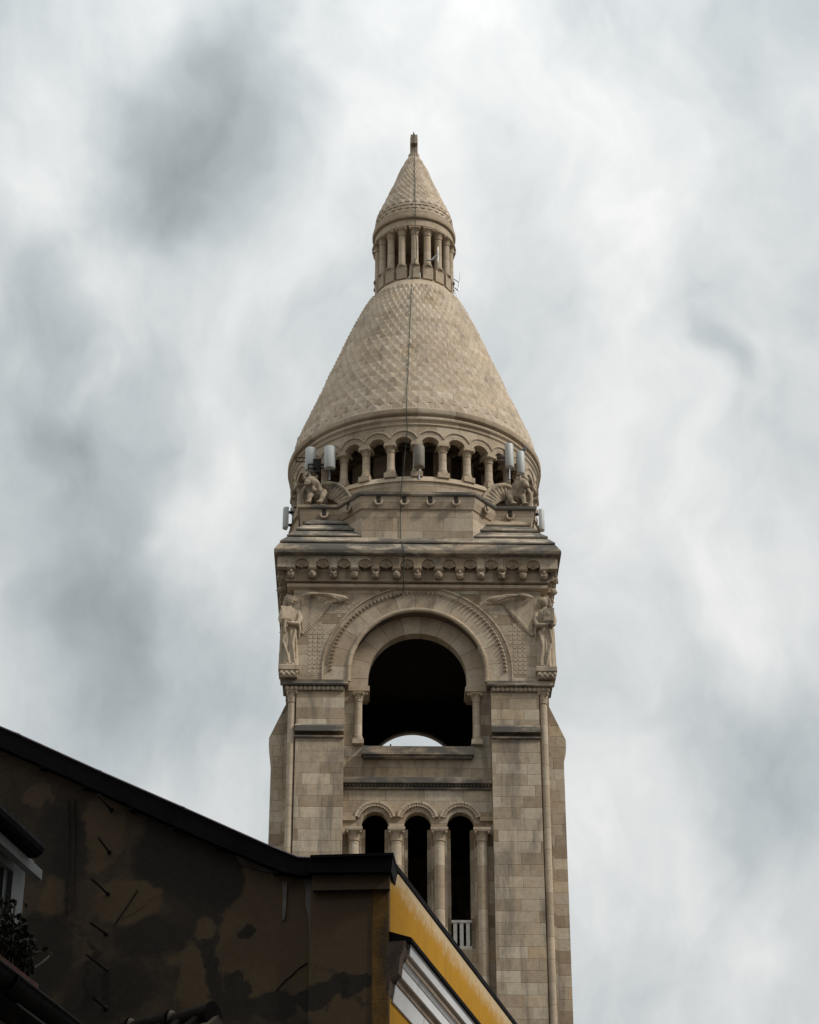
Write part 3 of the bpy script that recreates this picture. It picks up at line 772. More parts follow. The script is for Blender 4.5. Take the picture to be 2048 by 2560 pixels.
# ------------------------------------------------------------------ dome and spire of pointed stone scales
def interp(tab, z):
    for i in range(len(tab)-1):
        if tab[i][0] <= z <= tab[i+1][0]:
            t = (z-tab[i][0])/(tab[i+1][0]-tab[i][0]); return tab[i][1]+t*(tab[i+1][1]-tab[i][1])
    return tab[0][1] if z < tab[0][0] else tab[-1][1]
def scales(mb, zs, rf, N, jit=.012):
    """courses of pointed scales: upright triangular fronts with facets sloping back between them"""
    rnd = random.Random(3)
    for c in range(len(zs)-1):
        z0, z1 = zs[c], zs[c+1]; r0, r1 = rf(z0), rf(z1); ri = min(r0-.45*(r0-r1), r0-.04); off = (c % 2)*.5; dl = 2*pi/N
        B = []; A = []; I = []
        for k in range(N):
            a = (k+off)*dl; rr = r0+rnd.uniform(-jit, jit)
            B.append((rr*cos(a), rr*sin(a), z0)); I.append((ri*cos(a), ri*sin(a), z1-.03*(z1-z0)))
            a2 = (k+off+.5)*dl; ra = r0-.12*(r0-r1)+rnd.uniform(-jit, jit); A.append((ra*cos(a2), ra*sin(a2), z1))
        b0 = 0; V = B+A+I; fs = []; us = []
        vv = c*.40; up = .31
        for k in range(N):
            k1 = (k+1) % N; u = (k+off)*up
            fs += [(k, k1, N+k), (k1, N+k1, 2*N+k1), (k1, 2*N+k1, N+k), (N+k, 2*N+k1, 2*N+k)]
            us += [((u, vv+.01), (u+up, vv+.01), (u+up/2, vv+.39)), ((u+up, vv+.01), (u+up*1.5, vv+.39), (u+up, vv+.37)),
                   ((u+up, vv+.01), (u+up, vv+.37), (u+up/2, vv+.39)), ((u+up/2, vv+.38), (u+up, vv+.37), (u, vv+.37))]
        mb.add(V, fs, us)
        V2 = None
        mb.add([(r_*cos(2*pi*k/N), r_*sin(2*pi*k/N), z1-.035*(z1-z0)) for r_ in (r1-.12, ri*1.0) for k in range(N)], [(N+k, N+(k+1) % N, (k+1) % N, k) for k in range(N)])
        # narrow underside so that no gap opens under the overhanging course
        if c:
            rp = rf(z0)*.985
            mb.add([(r_*cos(2*pi*k/N), r_*sin(2*pi*k/N), z0+.001) for r_ in (rf(z0)-.10, r0+.02) for k in range(N)],
                   [(k, (k+1) % N, N+(k+1) % N, N+k) for k in range(N)])
def prof_px(data, sn):
    # the outline of a tapering round roof seen from below lies on its near side
    return sorted((zt(y, -sn*wt(d, y, 0)), wt(d, y, -sn*wt(d, y, 0))/sqrt(1-sn*sn)) for y, d in data)
dome_tab = prof_px([(744, 100.6), (799, 136), (838, 157.7), (878, 178), (917, 196), (956, 217), (996, 234.5), (1035, 255), (1075, 275), (1114, 294.6)], .25)
dome_tab = [(zL1, RL-.14)]+[q for q in dome_tab if q[0] > zL1+.3]
zDt = zt(717, -1.72); zd = [zL1+.05]
nC = 27
for i in range(1, nC+1): zd.append(zL1+.05+(zDt-zL1-.05)*i/nC)
dm = MB(); scales(dm, zd, lambda z: interp(dome_tab, z), 64)
dome = dm.build('dome', M['scales'], tower, smooth=False)
# lantern
RLn = wt(95, 720, 0); RLc = wt(90, 640, 0); NL = 18
zLb = zt(699, -RLn); zNb = zt(693, -RLn); zPd = zt(662, -RLc-.1)
rdt = interp(dome_tab, zDt)
lb = MB(); lb.lathe([(rdt-.1, zDt-.3), (rdt+.02, zDt-.2), (rdt+.03, zDt+.02), (RLn+.05, zLb-.02), (RLn+.04, zLb), (RLn-.01, zLb+.02), (RLn-.01, zNb), (RLn-.34, zNb), (RLn-.36, zNb-.2)], 90)
lb.build('lantern_base', M['smooth'], tower)
zLt = zt(564, -RLc-.1); zLcT = zt(570, -RLc-.1)
lc = column('lantern_column', wt(9.2, 620, -RLc), wt(8.7, 600, -RLc), zPd, zLcT, wt(19, 580, -RLc), .148, .24, .2, M['shaft'], tower, plinth=False)
pd = MB(); pd.box(-.212, .212, -.105, .22, zNb-.02-zPd, -.07); pd.loft([[(-.212, -.105, -.07), (.212, -.105, -.07), (.212, .22, -.07), (-.212, .22, -.07)], [(-.17, -.15, 0.01), (.17, -.15, 0.01), (.17, .17, 0.01), (-.17, .17, 0.01)]])
pd.build('pedestal', M['smooth'], lc)
ab = MB(); ab.box(-.215, .215, -.11, .24, zLcT-zPd+.002, zLt-zPd+.01); ab.build('impost', M['smooth'], lc)
for b in range(NL):
    a = -pi/2+b*2*pi/NL; loc = (RLc*cos(a), RLc*sin(a), zPd)
    if b == 0: lc.location = loc; lc.rotation_euler.z = a+pi/2
    else: copy_of(lc, tower, loc, a+pi/2)
RLL = wt(104, 585, 0); zE0 = zLt; zE1 = zt(541, -RLL); zE2 = zt(524, -RLL+.05)
le = MB(); le.lathe([(.05, zE0+.5), (RLc-.30, zE0+.5), (RLc-.28, zE0), (RLL-.10, zE0), (RLL-.10, zE1-.08), (RLL-.15, zE1-.05), (RLL-.15, zE1), (RLL-.02, zE1+.01), (RLL, zE1+.06), (RLL, zE1+.17), (RLL-.06, zE1+.22), (RLL-.05, zE2), (RLL-.25, zE2+.03)], 90)
le.build('lantern_cornice', M['smooth'], tower)
sp_tab = prof_px([(418, 25.5), (432, 35), (451, 43), (467, 50), (486, 61), (509, 72), (523, 80), (546, 92), (560, 96)], .30)
sp_tab = [(zE2, wt(97, 560, 0))]+[q for q in sp_tab if q[0] > zE2+.25]
zSt = zt(414, 0); sp_tab.append((zSt, wt(24, 414, 0)))
nS = 21; zz = [zE2+(zSt-zE2)*i/nS for i in range(nS+1)]
sm = MB(); scales(sm, zz, lambda z: interp(sp_tab, z), 32, .006)
zCr = zt(396, 0)
r1_ = wt(24, 414, 0); sm.lathe([(r1_, zSt-.02), (r1_*.96, zSt+.12), (r1_*.75, zSt+.26), (wt(14.5, 405, 0), zSt+.28), (wt(14, 400, 0), zSt+.52), (wt(9, 396, 0), zCr+.02), (.02, zCr+.05)], 40)
sm.build('spire', M['scales'], tower, smooth=False)
cr = MB(); wcr = wt(9.2, 360, 0); zK = zt(336, -.40); zk1 = zt(357, -.40)
cr.box(-wcr, wcr, -.22, .22, zCr-.1, zK); cr.box(-wcr+.01, wcr-.01, -.41, .41, zk1, zK-.01)
cr.build('cross', M['smooth'], tower)


# ------------------------------------------------------------------ things fixed to or standing on the tower
RT = Matrix.Translation((XA, YC, 0)) @ Matrix.Rotation(radians(1.0), 4, 'Z')
def TW(x, y, z): return RT @ Vector((x, y, z))
TROT = radians(1.0)
# corner angels ----------------------------------------------------
zFt, zHd = zt(1672, F), zt(1489, F); HS = zHd-zFt
def angel_body(s):
    """robed figure facing -y, feet at z=0; s=+1 holds its tablet on the +x side"""
    mb = MB(); H = HS; n = 40
    secs = [(0.0, .33, .25, .16, 0), (.06, .32, .24, .19, 0), (.2, .30, .22, .19, .2), (.36, .30, .22, .16, .5), (.48, .30, .22, .13, .9), (.56, .29, .21, .10, 1.2),
            (.63, .27, .20, .05, 1.4), (.70, .29, .20, .04, 1.5), (.765, .33, .19, .02, 1.5), (.80, .29, .17, .01, 1.5), (.83, .13, .12, 0, 0), (.86, .10, .10, 0, 0), (.89, .10, .10, 0, 0)]
    rings = []
    for t, rx, ry, am, ph in secs:
        lean = s*.04*sin(t*3.0)
        rings.append([((rx*(1+am*sin(9*a+ph)+.4*am*sin(17*a)))*cos(a)+lean, (ry*(1+am*sin(9*a+ph)))*sin(a), t*H) for a in [2*pi*j/n for j in range(n)]])
    mb.loft(rings)
    hx, hz = s*.02, H*.925; tw = -s*.12
    mb.ell((hx, -.05, hz-.01), (.135, .17, .195)); mb.ell((hx+tw*.3, -.12, hz-.10), (.075, .06, .06))
    mb.tube([(hx+tw*.45, -.165, hz+.05), (hx+tw*.5, -.205, hz-.03)], [.02, .034], 6)
    for e in (-1, 1):
        mb.tube([(hx+tw*.4+e*.02, -.17, hz+.065), (hx+tw*.4+e*.085, -.145, hz+.06)], .018, 6)
        mb.ell((hx+tw*.4+e*.075, -.14, hz-.03), (.04, .035, .035), nu=8, nv=6)
    mb.tube([(hx+tw*.4-.035, -.175, hz-.09), (hx+tw*.4+.035, -.175, hz-.09)], .014, 6)
    rnd = random.Random(4)
    mb.ell((hx, .06, hz+.05), (.195, .17, .20)); mb.ell((hx, .0, hz+.15), (.15, .15, .075))
    for e in (-1, 1):                           # locks falling beside the face
        mb.tube([(hx+e*.10, -.10, hz+.17), (hx+e*.175, -.08, hz+.08), (hx+e*.20, -.05, hz-.05), (hx+e*.185, -.04, hz-.17), (hx+e*.15, -.03, hz-.22)], [.045, .055, .06, .055, .03], 8)
        for k in range(7): mb.ell((hx+e*(.20+rnd.uniform(-.02, .02)), -.05+rnd.uniform(-.05, .03), hz+.1-.05*k), (.04, .04, .035), nu=7, nv=5)
    # sleeves, forearms and hands closing on the tablet's lower edge
    mb.tube([(s*.28, -.02, H*.77), (s*.33, -.12, H*.66), (s*.30, -.26, H*.585), (s*.20, -.33, H*.565)], [.115, .11, .085, .06], 10)
    mb.tube([(-s*.27, -.02, H*.77), (-s*.33, -.10, H*.66), (-s*.25, -.22, H*.575), (-s*.03, -.32, H*.57), (s*.10, -.34, H*.575)], [.115, .115, .10, .075, .055], 10)
    for k in range(4):
        for hx_ in (s*.12, s*.24):
            mb.tube([(hx_+s*(k-1.5)*.028, -.33, H*.568), (hx_+s*(k-1.5)*.030, -.385, H*.585), (hx_+s*(k-1.5)*.030, -.37, H*.61)], [.018, .016, .013], 6)
    mb.tube([(-s*.30, -.12, H*.60), (-s*.34, -.10, H*.50), (-s*.31, -.12, H*.40)], [.13, .10, .03], 10, flat=[.05, .045, .02])   # hanging sleeve
    for k in range(7):
        a = -pi*(.12+.76*k/6); wv_ = .03*sin(k*2.1); mb.tube([(.25*cos(a), .19*sin(a), H*.54), ((.27+wv_)*cos(a+.08), .21*sin(a+.08), H*.3), ((.31)*cos(a+.1*sin(k)), .24*sin(a+.1*sin(k)), .04)], [.02, .035, .045], 6)
    mb.tube([(s*.16, -.24, H*.52), (s*.24, -.22, H*.34), (s*.10, -.27, H*.2), (s*.0, -.25, .1)], [.06, .045, .05, .04], 8)           # long fold
    mb.tube([(-s*.18, -.20, H*.5), (-s*.10, -.26, H*.3), (-s*.20, -.25, .05)], [.05, .05, .045], 8)
    for e in (-1, 1): mb.ell((e*.10, -.27, .05), (.065, .13, .05), nu=8, nv=6)
    return mb
def wing_relief(s):
    """raised wing on the spandrel; x runs from the shoulder inwards (towards -s)"""
    X = lambda px: wt(px-1041, 1580, F); Z = lambda py: zt(py, F)
    P5 = lambda x, y: (s*X(1040+x*.2319), Z(1460+y*.2319))
    out = [(1262, 165), (1235, 135), (1110, 128), (1000, 150), (900, 150), (760, 190), (742, 215), (860, 210), (925, 205), (985, 285), (1050, 370), (1110, 440), (1170, 505), (1228, 552), (1250, 470), (1262, 300)]
    mb = MB(); mb.prism([P5(*q) for q in out], F-.03, F+.02)
    def fe(a, b, r0, r1, lift=.07):
        p, q = P5(*a), P5(*b); n = 6
        pts = [(p[0]+(q[0]-p[0])*i/n, F-.05-lift*sin(pi*min(1, i/n*.8+.1)), p[1]+(q[1]-p[1])*i/n) for i in range(n+1)]
        mb.tube(pts, [r0+(r1-r0)*i/n for i in range(n+1)], 8, flat=[.04]*(n+1), upv=(0, 1, 0))
    for k in range(6): fe((1180-40*k, 133+4*k), (775-8*k+34*max(0, k-2), 160+11*k), .05, .035, .17)      # upper pinions
    fe((1250, 150), (1060, 132), .07, .05, .18)
    for k in range(19):                                                                                      # tips along the lower edge
        t = k/18; ex, ey = 940+288*t, 232+318*t
        cx_, cz_ = P5(ex+14, ey-10); mb.ell((cx_, F-.03, cz_), (.05, .026, .085), Matrix.Rotation(s*radians(62-16*t), 3, 'Y'), 8, 6)
    return mb
for s in (-1, 1):
    xs_c = wt(319, 1600, F); base = TW(s*xs_c, F+.10, zFt)
    side = 'right' if s > 0 else 'left'
    an = thing('angel_statue', 'lit stone angel on the right corner of the belfry arch, tablet at its shoulder' if s > 0
               else 'shaded stone angel on the left corner of the belfry arch, drapery below its tablet', 'statue', base, TROT, 'angels flanking the belfry arch')
    bd = angel_body(s).build('body', M['statue'], an); remesh(bd, .022)
    tb_ = MB(); Mx = Matrix.Translation((s*.14, -.34, HS*.70)) @ Matrix.Rotation(s*radians(-12), 4, 'Z') @ Matrix.Rotation(radians(-8), 4, 'X')
    tb_.obox(Mx, .38, .07, .56); tb_.obox(Mx @ Matrix.Translation((0, -.04, 0)), .31, .02, .48)
    s > 0 and tb_.ell(tuple(Mx @ Vector((0, -.05, .03))), (.07, .03, .11), nu=10, nv=6)
    tb_.build('tablet', M['statue'], an)
    if s < 0:
        dr_ = MB(); dr_.tube([(-.16, -.34, HS*.60), (-.20, -.30, HS*.5), (-.16, -.28, HS*.44)], [.2, .14, .05], 10, flat=[.05, .05, .03]); dr_.build('drapery', M['statue'], an)
    hl = MB(); hl.lathe([(.02, -.03), (.28, -.03), (.30, 0), (.28, .03), (.02, .03)], 28)
    ho = hl.build('halo', M['statue'], an, loc=(s*.0, .20, HS*.93)); ho.rotation_euler = (pi/2, 0, 0)
    wo = wing_relief(s).build('wing', M['statue'], an); wo.location = (-s*xs_c, -(F+.10), -zFt)
    pdx = MB(); zp0, zp1 = zt(1699, F-.1)-zFt, 0.0; pw_ = wt(24, 1690, F)
    pdx.rects([(pw_-.03, .38, zp0), (pw_-.02, .39, zp0+.24), (pw_+.03, .43, zp0+.26), (pw_+.03, .43, zp1-.03), (pw_-.02, .40, zp1)])
    for k in range(7):
        x = -pw_+.06+(2*pw_-.12)*k/6; pdx.ell((x, -.39, zp0+.12+.03*(-1)**k), (.055, .05, .09), Matrix.Rotation(radians(35*(-1)**k), 3, 'Y'), 8, 6)
    pdx.build('pedestal', M['statue'], an)

# crouching winged beasts on the parapet corners ------------------------
def beast_body(s):
    """crouching winged beast, paws at z=0, looking outward to +s*x and down"""
    mb = MB()
    mb.ell((-s*.06, .28, .36), (.27, .50, .28)); mb.ell((s*.06, -.05, .58), (.24, .32, .32)); mb.ell((s*.18, -.24, .80), (.21, .25, .25))
    mb.ell((s*.30, -.44, .84), (.15, .18, .16)); mb.ell((s*.38, -.58, .72), (.095, .15, .10), Matrix.Rotation(radians(30), 3, 'X')); mb.ell((s*.42, -.66, .62), (.065, .07, .05))
    for e in (-1, 1):
        mb.tube([(s*.30+e*.12, -.38, .95), (s*.30+e*.20, -.40, 1.03), (s*.30+e*.22, -.46, 1.10)], [.05, .04, .015], 6)
        mb.ell((s*.35+e*.075, -.54, .82), (.04, .04, .03), nu=8, nv=6)
    rnd = random.Random(5)
    for k in range(30):                         # mane
        a = rnd.uniform(0, 2*pi); t = rnd.uniform(0, 1)
        mb.ell((s*(.16+.1*t)+.20*cos(a), -.22-.18*t+.1*sin(a*2), .76+.05*t+.22*sin(a)), (.045, .06, .10), nu=7, nv=5)
    for e in (-1, 1):                           # forelegs and haunches
        mb.tube([(s*.05+e*.18, -.22, .60), (s*.10+e*.20, -.40, .32), (s*.14+e*.17, -.46, .10), (s*.17+e*.17, -.54, .05)], [.13, .085, .06, .075], 10)
        for k in (-1, 0, 1): mb.ell((s*.17+e*.17+k*.055, -.60, .04), (.035, .06, .035), nu=8, nv=6)
        mb.ell((e*.30-s*.05, .35, .30), (.16, .34, .28)); mb.tube([(e*.32, .25, .16), (e*.33, -.02, .06)], [.11, .08], 8)
    mb.tube([(0, .75, .2), (s*.2, .85, .1), (s*.35, .7, .06)], [.07, .06, .04], 8)
    return mb
def beast_wing(s, e):
    """e=+1 far wing on the tower's middle side, e=-1 short outer wing"""
    mb = MB(); q = -s*e
    if e > 0: path = [(.05, .02, .95), (.28, -.10, .97), (.56, -.26, .84), (.80, -.42, .58), (.96, -.52, .28), (1.02, -.56, -.02)]; wd = [.10, .26, .36, .36, .25, .08]
    else: path = [(.22, -.12, .98), (.40, -.16, .84), (.52, -.2, .6), (.55, -.22, .34), (.46, -.24, .06), (.40, -.24, -.06)]; wd = [.1, .18, .22, .2, .13, .05]
    P = [(q*x, y, z) for x, y, z in path]; cx = q*.10; cz = .15
    mb.tube([(x, y, z) for x, y, z in P], [.075, .085, .08, .07, .06, .05], 8)
    # blade: a thin curved sheet from the leading edge in towards the flank, ribbed with feathers
    Q = []; n = len(P)
    for k in range(n):
        t = k/(n-1); a = Vector(P[k]); tgt = Vector((q*(.06+(.55 if e > 0 else .30)*t), a.y+.20-.1*t, .60-.62*t)); Q.append(a.lerp(tgt, .92))
    fine_ = []
    for k in range(n-1):
        for u in range(4): f = u/4; fine_.append((Vector(P[k]).lerp(Vector(P[k+1]), f), Q[k].lerp(Q[k+1], f)))
    rings = []
    for a, b in fine_:
        c_ = (a+b)/2+Vector((0, .03, 0)); d_ = (a-b)/2; nn_ = Vector((0, -1, 0))
        rings.append([c_+d_*cos(2*pi*h/12)+nn_*.045*sin(2*pi*h/12) for h in range(12)])
    mb.loft(rings)
    for k in range(2, len(fine_), 2):
        a, b = fine_[k]; mb.tube([a, a.lerp(b, .5)+Vector((0, -.015, 0)), b], [.055, .05, .03], 6, flat=[.055, .05, .03])
    return mb
zPar = zC1
for s in (-1, 1):
    bx = wt(245, 1255, PC+DB); by = PC+DB+.78
    b = thing('winged_beast_statue', 'weathered stone winged beast crouching on the right parapet corner, head bowed outward' if s > 0
              else 'dark stained stone winged beast crouching on the left parapet corner, wings spread', 'statue', TW(s*bx, by, zPar), TROT, 'winged beasts on the parapet corners')
    pl_ = MB(); pl_.loft([[(.62*cos(a)+(.0), .62*sin(a)+.12, z) for a in [2*pi*j/28 for j in range(28)]] for z in (0, .16, .20)])
    pl_.build('plinth', M['weathered'], b); b.scale = (1.18, 1.18, 1.18)
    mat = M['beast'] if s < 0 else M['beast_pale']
    bo = beast_body(s).build('body', mat, b, loc=(0, 0, .18)); remesh(bo, .028)
    for e in (1, -1):
        w_ = beast_wing(s, e).build('wing', mat, b, loc=(0, 0, .18)); remesh(w_, .022)

# panel aerials -------------------------------------------------------------
AX = 1038.5
def panel_antenna(label, pxc, wpx, py0, py1, R, tilt=6, mat='antenna', group='white panel antennas around the dome', yl=None, face=None, depth=.24):
    y = yl if yl is not None else -R
    for _ in range(6):
        x = wt(pxc-AX, (py0+py1)/2, y)
        if yl is None: y = -sqrt(max(.01, R*R-x*x))
    z0, z1 = zt(py1, y), zt(py0, y); w = wt(wpx, py0, y); H = z1-z0
    a = face if face is not None else 0.0
    t = thing('panel_antenna', label, 'antenna', TW(x, y, z0), TROT+a, group)
    sh = MB(); sec = [(-w/2, .05), (-w/2, -.03)]+[(w/2*sin(q), -.03-depth*.75*cos(q)) for q in [-pi/2+pi*i/12 for i in range(1, 12)]]+[(w/2, -.03), (w/2, .05)]
    tl = tan(radians(tilt)); rings = []
    for k, (zz, sc_) in enumerate(((0, .93), (.03, 1), (H-.03, 1), (H, .95))):
        rings.append([(p*sc_, q*sc_-(zz)*tl*.0, zz) for p, q in sec])
    sh.loft(rings); so = sh.build('shell', M[mat], t)
    po = MB(); po.tube([(0, .24, -.35), (0, .24, H+.08)], .045, 10); po.build('mast_pole', M['grey_metal'], t)
    for zz in (.18*H, .82*H):
        br = MB(); br.box(-.06, .06, .045, .25, zz-.03, zz+.03); br.box(-.10, .10, .18, .20, zz-.05, zz+.05); br.build('bracket', M['dark_metal'], t)
    return t, x, y, z0, z1
def outer_arm(t, x0, x1, y, z, mat='dark_metal'):
    m = MB(); 
    for dz in (-.09, .09): m.tube([(x0, y, z+dz), (x1, y, z+dz)], .022, 6)
    m.box(min(x0, x1)-.02, min(x0, x1)+.02, y-.02, y+.02, z-.1, z+.1)
    m.build('support_arm', M[mat], t)
z3 = lambda x: 680+x*.429
zy3 = lambda y: 1080+y*.429
t, *_ = panel_antenna('white panel antenna at the far left of the arcade, above the left beast head', z3(221), 27, zy3(106), zy3(232), 5.2); outer_arm(t, -.55, -.15, .24, .62)
t, *_ = panel_antenna('white panel antenna nearest the first dark arch, right of its left neighbour', z3(331), 28, zy3(97), zy3(220), 5.05); outer_arm(t, .15, .85, .24, .60); outer_arm(t, -.8, -.15, .24, .25)
bxm = MB(); bxm.box(-.62, -.32, .1, .3, .1, .5); bxm.box(-.5, -.36, .05, .3, -.1, .06); bxm.build('junction_box', M['dark_metal'], t)
t, *_ = panel_antenna('tall white panel antenna right of the arcade, hiding its last columns', z3(1378), 21, zy3(74), zy3(205), 5.1); outer_arm(t, -.50, -.12, .24, .55, 'grey_metal')
t, dx_, dy_, dz0, dz1 = panel_antenna('white panel antenna farthest right on the drum, directly above the right beast', z3(1444), 21, zy3(119), zy3(243), 5.2); outer_arm(t, -.45, -.1, .24, .35)
panel_antenna('brownish stained panel antenna in front of the middle drum column', z3(848), 27, zy3(90), zy3(210), RC+.42, mat='antenna_old', depth=.30, group='panel antennas in front of the drum')
for nm, pxc, s in (('narrow grey panel antenna edge-on at the left outline above the stepped cornice', z3(88), -1), ('narrow grey panel antenna edge-on at the right outline above the stepped cornice', z3(1568), 1)):
    t, x, y, za, zb = panel_antenna(nm, pxc, 20, zy3(452), zy3(568), 0, yl=-1.2, face=s*radians(78), group='edge-on panel antennas beside the drum', depth=.16)
    m = MB()
    for zz in (.25, .95):
        m.tube([(0, .22, zz), (0, .75, zz)], .025, 6)
    m.build('support_arm', M['dark_metal'], t)
    if s > 0: bx_ = MB(); bx_.box(-.08, .08, .12, .3, .3, .5); bx_.build('junction_box', M['rust'], t)

# pigeon on an aerial
pg = thing('pigeon', 'small grey pigeon perched on top of the rightmost drum antenna', 'bird', TW(dx_+.12, dy_+.0, dz1), TROT+radians(40))
pm = MB(); pm.ell((0, 0, .13), (.07, .14, .075), Matrix.Rotation(radians(-22), 3, 'X')); pm.ell((0, -.12, .23), (.042, .05, .048), nu=8, nv=6)
pm.tube([(0, -.08, .15), (0, -.115, .21)], [.05, .036], 8); pm.tube([(0, .10, .10), (0, .28, .05)], [.05, .045], 8, flat=[.03, .012])
pm.tube([(0, -.16, .23), (0, -.20, .222)], [.014, .004], 6)
for e in (-1, 1): pm.tube([(e*.03, -.01, .08), (e*.03, -.01, .0)], .01, 6)
po = pm.build('body', plain('pigeon_feathers', (.16, .17, .19), .8), pg); remesh(po, .012)

# television aerial beside the lantern, and the whip on an arm
q1 = lambda x, y, yl: (wt(850+x*.2319-1034, 300+y*.2319, yl), yl, zt(300+y*.2319, yl))
ta = thing('television_aerial', 'thin metal dipole aerial bracketed off the right side of the lantern', 'aerial', TW(*q1(1200, 1740, 0)), TROT)
off = Vector(q1(1200, 1740, 0)); L1 = lambda *p: tuple(Vector(q1(p[0], p[1], 0))-off)
m = MB(); m.tube([L1(1150, 1665), L1(1275, 1742)], .02, 6); m.build('arm', M['grey_metal'], ta)
m = MB(); m.tube([L1(1150, 1755), L1(1272, 1832)], .02, 6); m.build('arm', M['grey_metal'], ta)
m = MB(); m.tube([L1(1277, 1735), L1(1271, 1838)], .025, 6); m.tube([L1(1276, 1765), L1(1284, 1745), L1(1291, 1640)], .014, 6); m.build('mast', M['grey_metal'], ta)
m = MB(); m.tube([L1(1258, 1815), L1(1244, 1850), L1(1250, 1880), L1(1258, 1895)], .01, 6); m.tube([L1(1222, 1862), L1(1250, 1870)], .01, 6); m.build('cable', M['grey_metal'], ta)
wh = thing('whip_antenna', 'thin whip antenna on a bent arm in front of the right lantern columns', 'aerial', TW(*q1(950, 1512, -1.75)), TROT)
off2 = Vector(q1(950, 1512, -1.75)); L2 = lambda *p: tuple(Vector(q1(p[0], p[1], -1.75))-off2)
m = MB(); m.tube([L2(915, 1508), L2(960, 1512), L2(985, 1500), L2(1008, 1468), L2(1040, 1448)], [.02, .035, .045, .025, .02], 6); m.tube([L2(1010, 1478), L2(1042, 1462)], .015, 6); m.build('arm', M['grey_metal'], wh)
m = MB(); m.tube([L2(1042, 1365), L2(1042, 1535)], .016, 6); m.build('rod', M['grey_metal'], wh)
# lightning rod and the long conductor cable down the front
lr = MB(); lr.tube([(0, 0, 0), (0, 0, .32)], .012, 6); lr.ell((0, 0, .38), (.045, .045, .09), nu=10, nv=8)
lro = tag(lr.build('lightning_rod', M['grey_metal']), 'small metal lightning rod standing on top of the stone cross', 'lightning rod'); lro.location = TW(0, -.0, zK); 
cpts = []
cw = lambda px, py, yl: (wt(px-1037.5+(py-900)*-.0035, py, yl), yl, zt(py, yl))
A_ = []
zfix = lambda x, r, z: (x, -sqrt(max(0, r*r-x*x)), z)
A_.append((.0, -.23, zK+.02)); A_.append((.01, -.64, zK-.02)) if False else None
A_ += [(.0, -.44, zK+.02), (.0, -.44, zk1), (.01, -.26, zk1-.05), (.01, -.26, zCr+.3)]
for i in range(0, nS+1, 1):
    z = zSt-(zSt-zE2)*i/nS; r = interp(sp_tab, z)+.06; A_.append(zfix(.015, r, z))
A_ += [zfix(.02, RLL+.03, zE2-.05), zfix(.02, RLL+.03, zE1), zfix(.02, RLL-.04, zE1-.1), zfix(.02, RLL-.04, zLt), zfix(.03, RLc+.21, zLcT-.1), zfix(.04, RLc+.20, zLcT-.3), zfix(.06, RLc+.19, (zPd+zLcT)/2), zfix(.06, RLc+.19, zPd+.3), zfix(0.0, RLc+.24, zPd+.05), zfix(-.10, RLc+.13, zPd-.2), zfix(-.10, RLn+.06, zNb), zfix(-.12, RLn+.14, zDt)]
for i in range(0, nC+1, 1):
    z = zDt-(zDt-zL1)*i/nC; r = interp(dome_tab, z)+.085; A_.append(zfix(-.14-.25*i/nC, r, z-.02))
A_ += [zfix(-.39, RL+.03, zL1-.02), zfix(-.39, RL+.03, zL0+.03), zfix(-.38, Rw1+.14, zL0-.2), zfix(-.37, Rw1+.08, zWt), zfix(-.37, Rw1+.03, zArcCr+.1), (-.40, -Rw1+.1, zArcCr-.25), (-.50, -RB+.02, zSill+.02), (-.56, -RB-.10, zSl2), (-.58, -RB-.08, zSl2-.5),
       (-.60, PC-.28, zC1+.01), (-.60, PC-.29, zC0), (-.60, PC-.19, zC0-.1), (-.60, PC-.19, zM+.25), (-.60, PC-.08, zM), (-.61, PC-.03, zM-.3), (-.60, PC-.03, zbt+.1), (-.58, -yA-.02, zA1), (-.56, -yA-.03, zA0), (-.50, -yB-.03, zBr), (-.48, -yB-.03, zB0),
       (-.49, PLY-.03, zF1-.05), (-.49, PLY-.04, zAb+.1), (-.49, FR-.10, zAb-.5), (-.49, FR-.06, zF0), (-.49, F-.17, zStr1), (-.49, F-.17, zStr0), (-.52, F-.04, zStr0-.1), (-.62, F-.03, zStr0-.22), (-.9, F-.03, zStr0-.34)]
cb_ = MB(); rnd = random.Random(2)
cb_.tube([TW(x+rnd.uniform(-.012, .012), y, z) for x, y, z in A_], .015, 6)
tag(cb_.build('conductor_cable', M['cable']), 'dark conductor cable running from the cross down the dome to the arch', 'cable')

# ------------------------------------------------------------------ the yellow house with its stained party wall
def V3(a): return Vector(a)
CAM = Vector((0, 0, CAMZ))
def hit(px, py, P, n):
    d = ray(px, py); n = Vector(n); return CAM+d*((Vector(P)-CAM).dot(n)/d.dot(n))
aF = radians(14.4); dF = Vector((sin(aF), cos(aF), 0)); nF = Vector((cos(aF), -sin(aF), 0))
aL = radians(5.0); dL = Vector((-cos(aL), sin(aL), 0)); nW = Vector((-sin(aL), -cos(aL), 0))
DIST = 20.0
r0 = ray(975, 2183); C0 = CAM+r0*(DIST/r0.y); C0g = Vector((C0.x, C0.y, 0))
def WS(px, py):
    p = hit(px, py, C0, nW); return ((p-C0g).dot(dL), p.z)
def WSo(px, py, off):                            # the same on a plane off metres in front of the wall
    P = C0+nW*off; p = hit(px, py, P, nW); return ((p-C0g).dot(dL), p.z)
def WP(s, y, z):                                 # s to the left, y out of the wall towards the viewer = negative
    return C0g+dL*s-nW*y+Vector((0, 0, z))
def wall_prism(mb, poly, y0, y1):
    f = lambda x, y, z: tuple(WP(x, y, z)); b = len(mb.f); mb.prism(poly, y0, y1, f)
    a = sum(poly[i][0]*poly[(i+1) % len(poly)][1]-poly[(i+1) % len(poly)][0]*poly[i][1] for i in range(len(poly)))
    if a < 0: poly = poly[::-1]
    mb.uv[b] = tuple(poly); mb.f[b] = mb.f[b]
